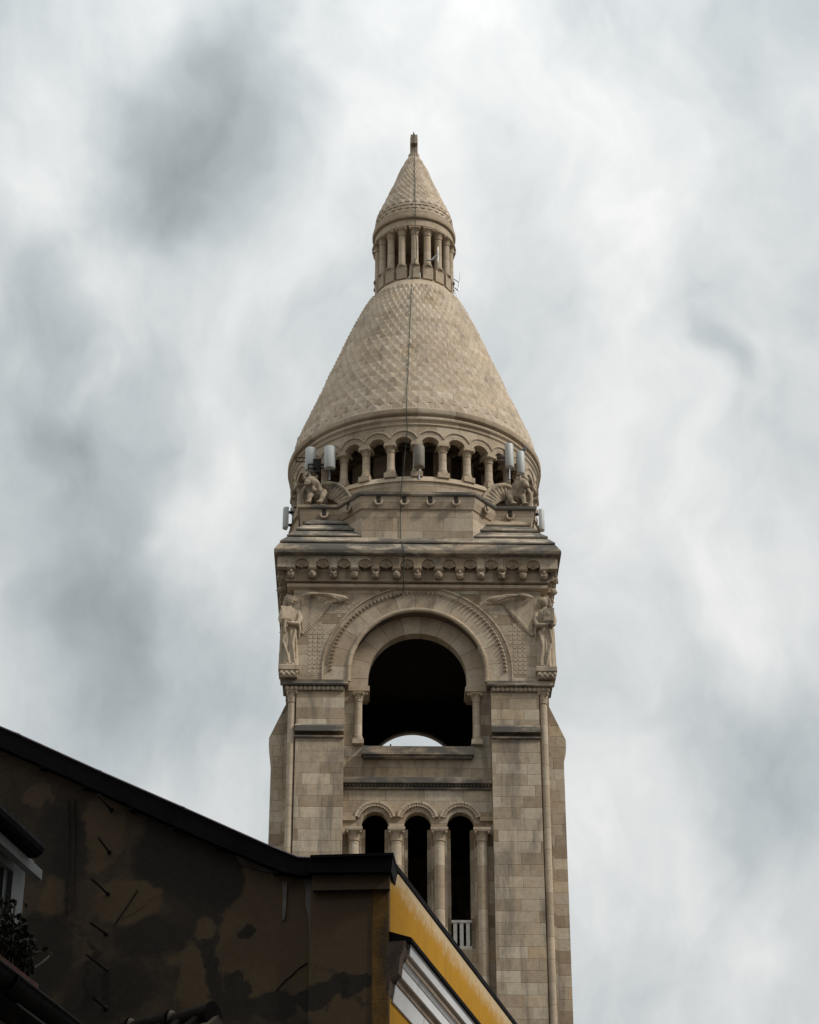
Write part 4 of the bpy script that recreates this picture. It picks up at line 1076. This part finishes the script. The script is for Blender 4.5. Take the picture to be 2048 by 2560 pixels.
house = thing('yellow_house', 'ochre rendered house with a dark stained party wall, white cornice and dark metal copings', 'house', tuple(C0g), 0)
def HB(mb, name, mat, **k):                      # world-built mesh into the house's frame
    mb.v = [tuple(Vector(p)-C0g) for p in mb.v]; return mb.build(name, mat, house, **k)
def party_mat():
    m = NT('stained_plaster'); uvn = m.n('ShaderNodeUVMap'); uvn.uv_map = 'UVMap'; uv = uvn.outputs[0]
    warp = m.n('ShaderNodeTexNoise'); m.link(uv, warp.inputs['Vector']); warp.inputs['Scale'].default_value = 1.6; warp.inputs['Detail'].default_value = 7; warp.inputs['Roughness'].default_value = .66
    vs = m.n('ShaderNodeVectorMath', operation='SUBTRACT'); m.link(warp.outputs['Color'], vs.inputs[0]); vs.inputs[1].default_value = (.5, .5, .5)
    vk = m.n('ShaderNodeVectorMath', operation='SCALE'); m.link(vs.outputs[0], vk.inputs[0]); vk.inputs['Scale'].default_value = .55
    va = m.n('ShaderNodeVectorMath', operation='ADD'); m.link(uv, va.inputs[0]); m.link(vk.outputs[0], va.inputs[1])
    nz = m.noise(uv, .9, 6, .62); fine = m.noise(uv, 14.0, 5, .65); grain = m.noise(uv, 70.0, 3, .6)
    val = m.math('MULTIPLY', m.math('SUBTRACT', nz, .5), 1.3)
    for px, py, rx, ry, amp in PATCH:
        s_, z_ = WS(px, py); k = 20.6/FPX
        mp = m.n('ShaderNodeMapping'); m.link(va.outputs[0], mp.inputs['Vector'])
        mp.inputs['Location'].default_value = (-s_/(rx*k), -z_/(ry*k), 0); mp.inputs['Scale'].default_value = (1/(rx*k), 1/(ry*k), 0)
        ln_ = m.n('ShaderNodeVectorMath', operation='LENGTH'); m.link(mp.outputs[0], ln_.inputs[0])
        val = m.math('ADD', val, m.math('MULTIPLY', m.rng(ln_.outputs['Value'], .55, 1.1, 1, 0), amp))
    tan_ = m.mix(m.rng(fine, .35, .7, 0, .5), rgb(.120, .085, .052), rgb(.088, .064, .041))
    drk = m.mix(m.rng(fine, .35, .7, 0, .6), rgb(.046, .038, .031), rgb(.033, .028, .024))
    val = m.math('ADD', val, m.math('MULTIPLY', m.math('SUBTRACT', fine, .5), .9))
    c = m.mix(m.rng(val, -.34, .42), drk, tan_)
    c = m.mix(m.rng(grain, .58, .8, 0, .5), c, rgb(.026, .022, .019))
    vz = m.n('ShaderNodeTexVoronoi', feature='F1'); m.link(va.outputs[0], vz.inputs['Vector']); vz.inputs['Scale'].default_value = 1.7
    c = m.mix(m.rng(vz.outputs['Distance'], .02, .05, .85, 0), c, rgb(.018, .015, .013))
    vc = m.n('ShaderNodeTexVoronoi', feature='DISTANCE_TO_EDGE'); m.link(va.outputs[0], vc.inputs['Vector']); vc.inputs['Scale'].default_value = .42
    c = m.mix(m.math('MULTIPLY', m.rng(vc.outputs['Distance'], .002, .010, 1, 0), m.rng(nz, .45, .62, 0, .7)), c, rgb(.022, .019, .016))
    dr = m.noise(m.scalev(uv, (3.2, .22, 1)), 1.5, 4, .6)
    c = m.mix(m.rng(dr, .6, .8, 0, .5), c, rgb(.030, .026, .022))
    m.link(c, m.b.inputs['Base Color']); m.b.inputs['Roughness'].default_value = .95; m.b.inputs['Specular IOR Level'].default_value = .15
    m.bump(m.math('ADD', m.math('MULTIPLY', fine, .5), m.math('MULTIPLY', grain, .3)), .22, .02)
    return m.m
PATCH = [(98, 1988, 40, 42, .9), (260, 2060, 60, 95, .9), (240, 2130, 55, 60, .5), (330, 2250, 95, 70, .9), (130, 2240, 40, 60, .5), (520, 2300, 22, 60, .7), (650, 2300, 110, 230, 1.0),
         (860, 2350, 150, 260, 1.0), (480, 2440, 50, 90, .8), (420, 2390, 40, 30, .5), (640, 2170, 40, 22, .7),
         (450, 2130, 130, 110, -1.0), (530, 2220, 110, 70, -.9), (160, 2100, 90, 110, -.5), (390, 2350, 110, 60, -.6), (535, 2420, 25, 120, -.6), (610, 2330, 30, 24, -1.6), (600, 2455, 40, 42, -1.6),
         (690, 2510, 60, 50, -1.7), (800, 2500, 55, 40, -1.6), (870, 2470, 70, 35, -1.5), (580, 2520, 70, 40, -1.5), (100, 2380, 110, 120, -.5), (260, 2480, 130, 100, -.4)]
M['party'] = party_mat()
M['zinc'] = plain('dark_weathered_zinc', (.008, .007, .008), .8, .0, .3, 2.0, spec=.06)
topL = [(-420, 1633), (0, 1817.6), (42, 1835), (246.7, 1927.8), (453.8, 2018), (672, 2115), (744.6, 2143.7), (776, 2145)]
botL = [(-420, 1684), (0, 1868), (176, 1945), (352.5, 2027), (528.7, 2106), (705, 2179), (749, 2187.7), (776, 2188)]
tw_ = [WS(x, y+26) for x, y in topL]
sR = 0.0; zTopR = WS(975, 2172)[1]
pp = [(0.0, 0.0), (0.0, zTopR), (WS(776, 2172)[0], zTopR)]+tw_[::-1]+[(tw_[0][0], 0.0)]
w = MB(); wall_prism(w, pp, 0, .36); HB(w, 'party_wall', M['party'])
# raised pier at the street corner with its band
sP = WS(778, 2300)[0]
w = MB(); wall_prism(w, [(0.001, 0.0), (0.001, zTopR-.02), (sP, zTopR-.02), (sP, 0.0)], -.07, .02); HB(w, 'corner_pier', M['party'])
w = MB(); wall_prism(w, [WSo(974, 2222, .13), WSo(974, 2178, .13), WSo(781, 2178, .13), WSo(781, 2226, .13)], -.13, -.06); HB(w, 'band', M['party'])
w = MB(); wall_prism(w, [WSo(x, y, .10) for x, y in topL]+[WSo(x, y, .10) for x, y in botL[::-1]], -.10, .42); fl1 = HB(w, 'coping', M['zinc'])
w = MB()
for i in range(len(topL)-1):
    a, b = WP(WSo(*topL[i], .1)[0], -.10, WSo(*topL[i], .1)[1]), WP(WSo(*topL[i+1], .1)[0], -.10, WSo(*topL[i+1], .1)[1]); w.tube([a, b], .012, 6)
for (x, y) in ((42, 1835), (246.7, 1927.8), (453.8, 2018), (672, 2115)):
    s_, z_ = WSo(x, y, .1); w.tube([WP(s_+.04, -.10, z_+.018), WP(s_-.03, -.10, z_-.01)], .012, 6)
HB(w, 'coping_rim', plain('purple_brown_zinc_rim', (.05, .03, .04), .5))
w = MB(); wall_prism(w, [WSo(775.5, 2139.5, .2), WSo(983, 2133.7, .2), WSo(978.5, 2180, .2), WSo(769.7, 2181.5, .2)], -.20, .42)
wall_prism(w, [WSo(776, 2137.5, .225), WSo(984, 2131.5, .225), WSo(983.5, 2138, .225), WSo(775.5, 2144, .225)], -.225, .43); HB(w, 'coping', M['zinc'])
# clips under the coping
for (x, y) in ((108, 1920), (216, 1970), (332, 2025), (441, 2072), (547, 2119), (692, 2182), (791, 2187), (925, 2186)):
    s_, z_ = WS(x, y); w = MB(); wall_prism(w, [(s_-.025, z_-.03), (s_+.025, z_-.03), (s_+.025, z_+.06), (s_-.025, z_+.06)], -.16 if x > 770 else -.07, .0); HB(w, 'clip', M['dark_metal'])
# pale mortar drips, a crack and iron tie rods
M['mortar'] = plain('pale_mortar', (.16, .145, .13), .9, 0, .2, 6)
def strip(name, pts, mat, y0, th=.015):
    w = MB(); L_ = [WS(a, b) for a, b in pts]; wall_prism(w, L_, y0-th, y0+.01); HB(w, name, mat)
strip('mortar_drip', [(706, 2208), (719, 2207), (717, 2240), (716, 2265), (713, 2296), (709, 2304), (706, 2298), (707, 2262), (708, 2240)], M['mortar'], 0)
strip('mortar_drip', [(760, 2200), (784, 2195), (783, 2245), (781, 2275), (780.5, 2330), (779, 2440), (775.5, 2452), (774, 2400), (774, 2330), (772, 2290), (766, 2270), (764, 2245), (766, 2228)], M['mortar'], -.071 if False else 0, .02)
strip('mortar_drip', [(585, 2135), (612, 2148), (632, 2166), (680, 2178), (684, 2184), (640, 2176), (604, 2162)], plain('grey_mortar', (.085, .075, .062), .9), 0)
def polyline_strip(name, pts, wpx, mat):
    w = MB(); w.tube([WP(WS(a, b)[0], -.004, WS(a, b)[1]) for a, b in pts], wpx, 4); HB(w, name, mat)
M['crack'] = plain('dark_crack', (.02, .018, .016), .95)
polyline_strip('crack', [(768, 2408), (745, 2422), (728, 2440), (712, 2452), (690, 2478)], .006, M['crack'])
polyline_strip('crack', [(345, 2225), (330, 2248), (312, 2275), (285, 2315)], .006, M['crack'])
polyline_strip('crack', [(853, 2280), (852, 2330), (854, 2380), (850, 2440)], .004, M['crack'])
zr_ = lambda x, y: (x*.4406, 1800+y*.4406)
for (a, b) in (((632, 512), (563, 430)), ((620, 750), (565, 677)), ((612, 985), (527, 908)), ((602, 1212), (520, 1155)), ((604, 1418), (498, 1338)), ((600, 1636), (533, 1580))):
    s_, z_ = WS(*zr_(*a)); p0 = WP(s_, .02, z_); tip = hit(*zr_(*b), C0+nW*.33, nW)
    w = MB(); w.tube([p0, tip], .010, 8); w.tube([tip, tip+(tip-p0).normalized()*.02], .014, 8)
    w.ell(tuple(WP(s_, -.0, z_)), (.024, .015, .026), nu=10, nv=6)
    HB(w, 'tie_rod', M['dark_metal'])
w = MB(); w.tube([WP(WS(265, 2430)[0], -.03, WS(265, 2430)[1]), WP(WS(262, 2500)[0], -.03, WS(262, 2500)[1])], .012, 6); HB(w, 'conduit', M['dark_metal'])
for px in (166, 181):
    w = MB(); w.tube([WP(WS(px+6, 2000)[0], -.02, WS(px+6, 2000)[1]), WP(WS(px, 2280)[0], -.02, WS(px, 2280)[1])], .010, 8); HB(w, 'pipe_scar', M['crack'])
# street front: attic wall, cornice, coping
def yellow_mat():
    m = NT('faded_ochre_render'); uvn = m.n('ShaderNodeUVMap'); uvn.uv_map = 'UVMap'; uv = uvn.outputs[0]
    s_ = m.n('ShaderNodeSeparateXYZ'); m.link(uv, s_.inputs[0])
    big = m.noise(uv, 1.2, 5, .6); fine = m.noise(uv, 12.0, 6, .7); sp_ = m.noise(uv, 60.0, 3, .65)
    c = m.mix(m.rng(big, .3, .7), rgb(.33, .160, .004), rgb(.38, .190, .008))
    c = m.mix(m.rng(fine, .45, .75, 0, .35), c, rgb(.41, .225, .025))
    c = m.mix(m.rng(sp_, .62, .80, 0, .35), c, rgb(.42, .30, .12))
    gr = m.noise(m.scalev(uv, (2.4, .35, 1)), 2.2, 6, .68)
    c = m.mix(m.rng(gr, .48, .72, 0, .5), c, rgb(.235, .118, .012))
    top = m.math('SUBTRACT', s_.outputs[1], zTopR-.22)
    f = m.math('ADD', m.math('MULTIPLY', top, 3.6), m.math('MULTIPLY', m.math('SUBTRACT', m.noise(uv, 7.0, 9, .8), .5), 2.2))
    c = m.mix(m.rng(f, .05, 1.0, 0, .85), c, rgb(.47, .38, .25))
    m.link(c, m.b.inputs['Base Color']); m.b.inputs['Roughness'].default_value = .9; m.b.inputs['Specular IOR Level'].default_value = .2
    m.bump(m.math('ADD', m.math('MULTIPLY', fine, .6), m.math('MULTIPLY', sp_, .4)), .4, .02); return m.m
M['yellow'] = yellow_mat()
M['white'] = plain('white_painted_plaster', (.56, .57, .58), .7, 0, .05, 3, dirtcol=(.40, .37, .33), dirt=.1)
M['brown_moulding'] = plain('cornice_brown', (.23, .18, .13), .8, 0, .2, 4)  # brown bands on the undersides of the cornice
M['cutend'] = plain('bare_brown_mortar', (.085, .058, .042), .95, 0, .35, 5, .4)
def FP(n_, y, z): return C0g+nF*n_+dF*y+Vector((0, 0, z))
def facade_prism(mb, poly, y0, y1):              # poly in (outward n, z), swept along the street
    mb.prism(poly, y0, y1, lambda x, y, z: tuple(FP(x, y, z)))
def NZ(px, py):                                  # pixel on the plane of the party wall, read as (outward, z)
    p = hit(px, py, C0, nW); return ((p-C0g).dot(nF), p.z)
LEN = 13.0; ze_ = WS(980, 2142)[1]
zf = [(0.0, 0.0), (0.0, zTopR+.0), (-.35, zTopR+.0), (-.35, 0.0)]
w = MB(); zf = [(0.0, 0.0), (0.0, ze_-.06), (-.35, ze_-.06), (-.35, 0.0)]; facade_prism(w, zf, .012, LEN); b = len(w.f)
w.uv = [None]*len(w.f)
fo = HB(w, 'facade', M['yellow'])
me = fo.data                                     # metre UVs along the street
for p in me.polygons:
    for li in p.loop_indices:
        c = me.vertices[me.loops[li].vertex_index].co; me.uv_layers[0].data[li].uv = (c.dot(dF), c.z)
w = MB(); ze = ze_
facade_prism(w, [(-.36, ze-.055), (-.01, ze-.055), (.012, ze-.055), (.016, ze-.005), (-.36, ze+.02)], .06, LEN)
HB(w, 'coping', M['zinc'])
z2 = lambda x, y: NZ(700+x*.429, 2060+y*.429)
pts = [(728, 700), (722, 762), (712, 770), (706, 800), (696, 830), (692, 888), (676, 898), (655, 925), (640, 955), (633, 985), (630, 1028)]
PR = [z2(*q) for q in pts]
ox = PR[-1][0]-.0
zz_ = [q[1] for q in PR]; nn = [max(.012, q[0]-ox+.012) for q in PR]
cw_ = nn[0]*1.16; kx = cw_/nn[0]
st_ = [(nn[i]*kx, zz_[i]) for i in range(len(PR))]
X0 = -.01
for nm, mt, pg_ in (('cornice', 'white', [(X0, zz_[0]), st_[0], st_[1], (X0, st_[1][1])]),
                    ('cornice_soffit', 'brown_moulding', [(X0, zz_[1]-.001), (st_[1][0]-.03, zz_[1]-.001), (st_[3][0]-.005, zz_[3]), (X0, zz_[3])]),
                    ('cornice_fascia', 'white', [(X0, zz_[3]-.001), (st_[3][0]-.015, zz_[3]-.001), (st_[4][0]-.02, zz_[4]+.012), (st_[4][0]-.03, zz_[4]+.008), (st_[5][0]-.02, zz_[5]), (X0, zz_[5])]),
                    ('cornice_soffit', 'brown_moulding', [(X0, zz_[5]-.001), (st_[5][0]-.04, zz_[5]-.001), (st_[6][0]-.03, zz_[6]), (st_[7][0]-.0, zz_[7]), (X0, zz_[7])]),
                    ('cornice_bed', 'white', [(X0, zz_[7]-.001), (st_[7][0]-.012, zz_[7]-.001), (st_[8][0]-.0, zz_[9]), (.02, zz_[10]), (X0, zz_[10])])):
    w = MB(); facade_prism(w, pg_, .05, LEN); HB(w, nm, M[mt])
w = MB(); facade_prism(w, [(-.02, zz_[0]+.0), (st_[0][0]+.03, zz_[0]+.0), (st_[0][0]+.035, zz_[0]+.03), (.0, zz_[0]+.11), (-.02, zz_[0]+.11)], -.06, LEN); HB(w, 'cornice_flashing', M['zinc'])
w = MB(); facade_prism(w, [(-.25, zz_[0]-.002), (st_[0][0]-.02, zz_[0]-.002), (st_[1][0]-.03, st_[1][1]), (st_[3][0]-.03, st_[3][1]), (st_[5][0]-.02, st_[5][1]), (st_[7][0]-.03, st_[7][1]), (.02, st_[9][1]), (-.02, st_[10][1]-.02), (-.25, st_[10][1]-.02)], -.085, .048)
HB(w, 'cornice_end', M['cutend'])
w = MB(); w.v, w.f, w.uv = [], [], []
sB = WS(934, 2300)[0]
wall_prism(w, [(.004, 0), (.004, WS(960, 2230)[1]), (sB, WS(960, 2230)[1]), (sB, 0)], -.082, -.06); HB(w, 'painted_return', plain('shaded_ochre_return', (.15, .078, .014), .9, 0, .35, 4, .3, (.05, .037, .025), .5))  # facade ochre, coloured darker because this return lies in shade
# roof behind the coping
rf = MB(); rp = [WS(x, y+22) for x, y in topL]; rp2 = [(s_, z_-.14) for s_, z_ in rp]
rf.prism(rp+rp2[::-1], .40, 11.5, lambda x, y, z: tuple(C0g+dL*x+dF*y+Vector((0, 0, z)))); HB(rf, 'roof', M['zinc'])

# ------------------------------------------------------------------ near house: gutter, dormer, flower box
zG = 5.3
def hz(px, py, z): return hit(px, py, (0, 0, z), (0, 0, 1))
G1, G0 = hz(209, 2560, zG), hz(0, 2397, zG)
dG = (G1-G0).normalized(); oG = Vector((dG.y, -dG.x, 0))           # outward to the street
nh = thing('dormer_house', 'low dark house at the left edge with a white framed dormer above its gutter', 'house', tuple(Vector((G1.x, G1.y, 0))), 0)
NH0 = Vector((G1.x, G1.y, 0))
def NP(a, o, z): return NH0+dG*a+oG*o+Vector((0, 0, z))
def NB(mb, name, mat, parent=None, **k):
    mb.v = [tuple(Vector(p)-NH0) for p in mb.v]; return mb.build(name, mat, parent or nh, **k)
aEnd = (C0g-NH0).dot(dG)-.35
def nbox(mb, a0, a1, o0, o1, z0, z1): mb.prism([(o0, z0), (o0, z1), (o1, z1), (o1, z0)], a0, a1, lambda x, y, z: tuple(NP(y, x, z)))
M['old_plaster'] = plain('grimy_house_render', (.10, .07, .05), .95, 0, .3, 1.5, .3)
M['tile'] = plain('dark_clay_tiles', (.015, .011, .009), .95, 0, .35, 5, .4, spec=.05)
w = MB(); nbox(w, -13.5, aEnd, -.6, -.25, 0, zG-.05); NB(w, 'wall', M['old_plaster'])
w = MB(); w.prism([(-.22, zG-.12), (-.20, zG-.02), (-6.0, zG+4.6), (-6.0, zG+4.42), (-.4, zG-.16)], -13.5, aEnd, lambda x, y, z: tuple(NP(y, x, z)))
NB(w, 'roof', M['tile'])
w = MB(); n = 10; sec = [(.07*cos(a), .07*sin(a)) for a in [pi+pi*i/n for i in range(n+1)]]+[(.062*cos(a), .062*sin(a)) for a in [2*pi-pi*i/n for i in range(n+1)]]
w.prism([(-.09+p, zG+q-.0) for p, q in sec], -13.5, aEnd, lambda x, y, z: tuple(NP(y, x, z))); w.tube([NP(-13.5, -.02, zG), NP(aEnd, -.02, zG)], .011, 6)
gut = NB(w, 'gutter', plain('old_zinc_gutter', (.014, .011, .010), .8, .0, spec=.1))
for a in (-.95, .0, -2.1, -3.4):
    w = MB(); pts_ = [NP(a, -.09+.078*cos(q), zG+.078*sin(q)) for q in [pi+pi*i/8 for i in range(9)]]; w.tube(pts_, .010, 6); NB(w, 'gutter_bracket', M['dark_metal'])
# dormer
oD = -.75
Pd = NP(0, oD+.05, 0); J0 = hit(50, 2338, Pd, oG); J1 = hit(50, 2152, Pd, oG)
ad = (J0-NH0).dot(dG); zD0, zD1 = J0.z, J1.z; jw = abs((hit(27, 2250, Pd, oG)-NH0).dot(dG)-ad)
Er = hit(112, 2122, NP(0, oD+.25, 0), oG); aE = (Er-NH0).dot(dG); zE_ = Er.z
dm_ = MB()
nbox(dm_, ad-1.9, ad-.02, oD-2.4, oD-.02, zD0-.7, zD1+.12); dmo = NB(dm_, 'dormer', M['old_plaster'])
def dpart(name, mat, boxes):
    w = MB()
    for q in boxes: nbox(w, *q)
    return NB(w, name, mat, dmo)
M['dull_white'] = plain('dull_white_paint', (.30, .31, .31), .8, 0, .12, 4)  # darker white for the dormer frame and fascia
fr_ = dpart('window_frame', M['dull_white'], [(ad-jw, ad, oD-.05, oD+.05, zD0-.7, zD1), (ad-1.9, ad-1.9+jw, oD-.05, oD+.05, zD0-.7, zD1), (ad-1.9+jw, ad-jw, oD-.05, oD+.05, zD1-.10, zD1), (ad-1.9+jw, ad-jw, oD-.05, oD+.05, zD0-.78, zD0-.66)])
gl = NT('dark_window_glass'); gl.b.inputs['Base Color'].default_value = (.02, .026, .028, 1); gl.b.inputs['Roughness'].default_value = .08
dpart('glass', gl.m, [(ad-1.9+jw, ad-jw, oD-.06, oD-.03, zD0-.66, zD1-.10)])
M['sash'] = plain('grey_sash', (.22, .25, .26), .6)
dpart('sash', M['sash'], [(ad-jw-.07, ad-jw, oD-.03, oD+.02, zD0-.66, zD1-.10)]); dpart('sash', M['sash'], [(ad-1.0, ad-.93, oD-.03, oD+.02, zD0-.66, zD1-.10)])
dpart('fascia', M['dull_white'], [(ad-2.05, ad+.06, oD+.05, oD+.075, zD1+.0, zD1+.05), (ad-2.05, ad+.03, oD+.10, oD+.15, zE_-.115, zE_-.052)])
w = MB(); nbox(w, ad-2.2, aE, oD-2.5, oD+.20, zE_-.05, zE_+.03); w.tube([NP(ad-2.2, oD+.20, zE_), NP(aE, oD+.20, zE_)], .05, 10); w.tube([NP(aE, oD-2.5, zE_), NP(aE, oD+.20, zE_)], .05, 10)
NB(w, 'dormer_roof', M['zinc'], dmo)
# flower box on the gutter edge
fb0 = hit(93, 2466, NP(0, -.155, 0), oG); af = (fb0-NH0).dot(dG); fz = fb0.z-.12
fbx = thing('flower_box', 'terracotta flower box with a dark leafy plant below the dormer window', 'planter', tuple(NP(af, -.30, fz)), 0)
FB0 = NP(af, -.30, fz)
def FBB(mb, name, mat): mb.v = [tuple(Vector(p)-FB0) for p in mb.v]; return mb.build(name, mat, fbx)
w = MB(); nbox(w, af-1.1, af, -.36, -.17, fz+.03, fz+.10); nbox(w, af-1.12, af+.02, -.415, -.155, fz+.10, fz+.135)
FBB(w, 'trough', plain('terracotta', (.13, .042, .022), .85, 0, .25, 6))
rnd = random.Random(11); w = MB(); stm = MB()
def leaf(mb, p, d, ln_, wd):
    d = d.normalized(); s_ = d.cross(Vector((rnd.uniform(-1, 1), rnd.uniform(-1, 1), rnd.uniform(-.4, 1)))).normalized(); u_ = s_.cross(d)
    mb.add([p, p+d*ln_*.5+s_*wd+u_*wd*.3, p+d*ln_, p+d*ln_*.5-s_*wd+u_*wd*.3, p+d*ln_*.5], [(0, 1, 4), (1, 2, 4), (2, 3, 4), (3, 0, 4)])
for k in range(230):
    a = af-rnd.uniform(.0, .95)**1.0; o = -.28+rnd.uniform(-.08, .08); top = rnd.uniform(.08, .40)*(1-.4*abs(a-af+.35))
    dx = rnd.uniform(-.2, .18); do = rnd.uniform(-.12, .12)
    p0 = NP(a, o, fz+.1); p2 = NP(a+dx, o+do, fz+.1+top); pm_ = p0.lerp(p2, .5)+Vector((0, 0, .08))
    stm.tube([p0, pm_, p2], [.008, .006, .004], 5)
    for q in range(9):
        t = rnd.uniform(.15, 1.05); pp_ = p0.lerp(pm_, t*2) if t < .5 else pm_.lerp(p2, t*2-1)
        leaf(w, pp_, Vector((rnd.uniform(-1, 1), rnd.uniform(-1, 1), rnd.uniform(-.5, .9))), rnd.uniform(.025, .055), rnd.uniform(.009, .018))
for (px, py, qx, qy) in ((24, 2330, 38, 2258), (50, 2320, 66, 2262), (0, 2330, 5, 2250), (40, 2340, 52, 2290), (85, 2420, 126, 2388)):
    p0 = hit(px, py, NP(0, -.28, 0), oG); p2 = hit(qx, qy, NP(0, -.28, 0), oG); stm.tube([p0, p0.lerp(p2, .5)+dG*.01, p2], .006, 5); stm.ell(tuple(p2), (.011, .011, .02), nu=8, nv=6)
FBB(w, 'foliage', plain('dark_leaves', (.018, .026, .010), .8, 0, .45, 9, spec=.15)); so_ = FBB(stm, 'stems', plain('dark_stems', (.06, .05, .03), .8)); so_['kind'] = 'stuff'

# ------------------------------------------------------------------ small tiled roof at the bottom edge
zR = None
pR = ray(535, 2508); PR1 = CAM+pR*(17.6/pR.y); zR = PR1.z-.11; PR1 = hz(535, 2508+34, zR) if False else Vector((PR1.x, PR1.y, zR)); PR0 = hz(262, 2556+38, zR)
dR = (PR1-PR0).normalized(); oR = Vector((dR.y, -dR.x, 0)); RB0 = Vector((PR1.x, PR1.y, 0))
tr = thing('tiled_outhouse', 'small outhouse with ridge tiles at the foot of the stained wall', 'outhouse', tuple(RB0), 0)
def RP(a, o, z): return RB0+dR*a+oR*o+Vector((0, 0, z))
def RBB(mb, name, mat): mb.v = [tuple(Vector(p)-RB0) for p in mb.v]; return mb.build(name, mat, tr)
w = MB(); w.prism([(-1.3, 0), (-1.3, zR-1.15), (0, zR-.12), (1.3, zR-1.15), (1.3, 0)], -3.0, -.06, lambda x, y, z: tuple(RP(y, x, z))); RBB(w, 'wall', M['old_plaster'])
w = MB(); w.prism([(-1.5, zR-1.25), (0, zR-.03), (1.5, zR-1.25), (1.5, zR-1.33), (0, zR-.11), (-1.5, zR-1.33)], -3.05, -.02, lambda x, y, z: tuple(RP(y, x, z)))
for k in range(16):                               # tile rolls down the near slope
    a = -.12-.185*k
    for sg in (-1, 1): w.tube([RP(a, sg*.04, zR-.02), RP(a, sg*1.5, zR-1.22)], .055, 8)
RBB(w, 'roof', M['tile'])
w = MB()
for sg in (-1, 1): w.prism([(0, zR-.0), (0, zR-.13), (sg*1.52, zR-1.36), (sg*1.52, zR-1.23)], -.07, .05, lambda x, y, z: tuple(RP(y, x, z)))
RBB(w, 'verge', plain('mortar_verge', (.09, .07, .045), .9, 0, .3, 6, .4))
for k in range(7):
    a = -.42*k; w = MB(); w.tube([RP(a-.44, 0, zR+.0), RP(a-.06, 0, zR+.01), RP(a, 0, zR+.01)], [.085, .10, .115], 12); RBB(w, 'ridge_tile', M['tile'])
    w = MB(); w.ell(tuple(RP(a-.43, 0, zR+.02)), (.05, .10, .10), nu=10, nv=6); RBB(w, 'ridge_mortar', plain('ridge_mortar', (.085, .062, .04), .9) if k == 0 else bpy.data.materials['ridge_mortar'])

# ------------------------------------------------------------------ street, with unseen houses added to shade the party wall
st_m = plain('street_setts', (.12, .115, .11), .85, 0, .25, 6, .4)
g = MB(); g.add([(-6, -30, .004), (5, -30, .004), (9, 40, .004), (1, 40, .004)], [(0, 1, 2, 3)]); structure(g.build('road', st_m))
def shade_house(name, label, x0, x1, y0, y1, h, front):
    t = thing(name, label, 'house', ((x0+x1)/2, (y0+y1)/2, 0)); cx, cy = (x0+x1)/2, (y0+y1)/2
    w = MB(); w.rects([((x1-x0)/2, (y1-y0)/2, 0), ((x1-x0)/2, (y1-y0)/2, h), ((x1-x0)/2+.25, (y1-y0)/2+.25, h+.05), ((x1-x0)/2+.25, (y1-y0)/2+.25, h+.3), ((x1-x0)/2-2, (y1-y0)/2-2, h+2.6)]); w.build('wall', M['old_plaster'], t)
    nfl = int((h-1)/3.1)
    for f in range(nfl):
        for k in range(5):
            fr = MB(); z0 = 1.0+3.1*f
            if front == 'W':
                y = y0-cy+(y1-y0)*(k+.5)/5; X = x0-cx; fr.box(X-.05, X+.1, y-.6, y-.5, z0, z0+1.9); fr.box(X-.05, X+.1, y+.5, y+.6, z0, z0+1.9); fr.box(X-.05, X+.1, y-.5, y+.5, z0+1.8, z0+1.9); fr.box(X-.12, X+.1, y-.7, y+.7, z0-.12, z0)
                gg = MB(); gg.box(X-.02, X+.05, y-.5, y+.5, z0, z0+1.8)
            else:
                x = x0-cx+(x1-x0)*(k+.5)/5; Y = y1-cy; fr.box(x-.6, x-.5, Y-.1, Y+.05, z0, z0+1.9); fr.box(x+.5, x+.6, Y-.1, Y+.05, z0, z0+1.9); fr.box(x-.5, x+.5, Y-.1, Y+.05, z0+1.8, z0+1.9); fr.box(x-.7, x+.7, Y-.1, Y+.12, z0-.12, z0)
                gg = MB(); gg.box(x-.5, x+.5, Y-.05, Y+.02, z0, z0+1.8)
            o = fr.build('window', M['white'], t); gg.build('pane', gl.m, o)
shade_house('shade_house', 'unseen tall house added on the right to shade the party wall', 5.0, 15.8, -10, 14, 26, 'W')
shade_house('shade_house', 'unseen tall house added behind the viewer to shade the party wall', -14, 4.8, -16, -3, 28, 'N')
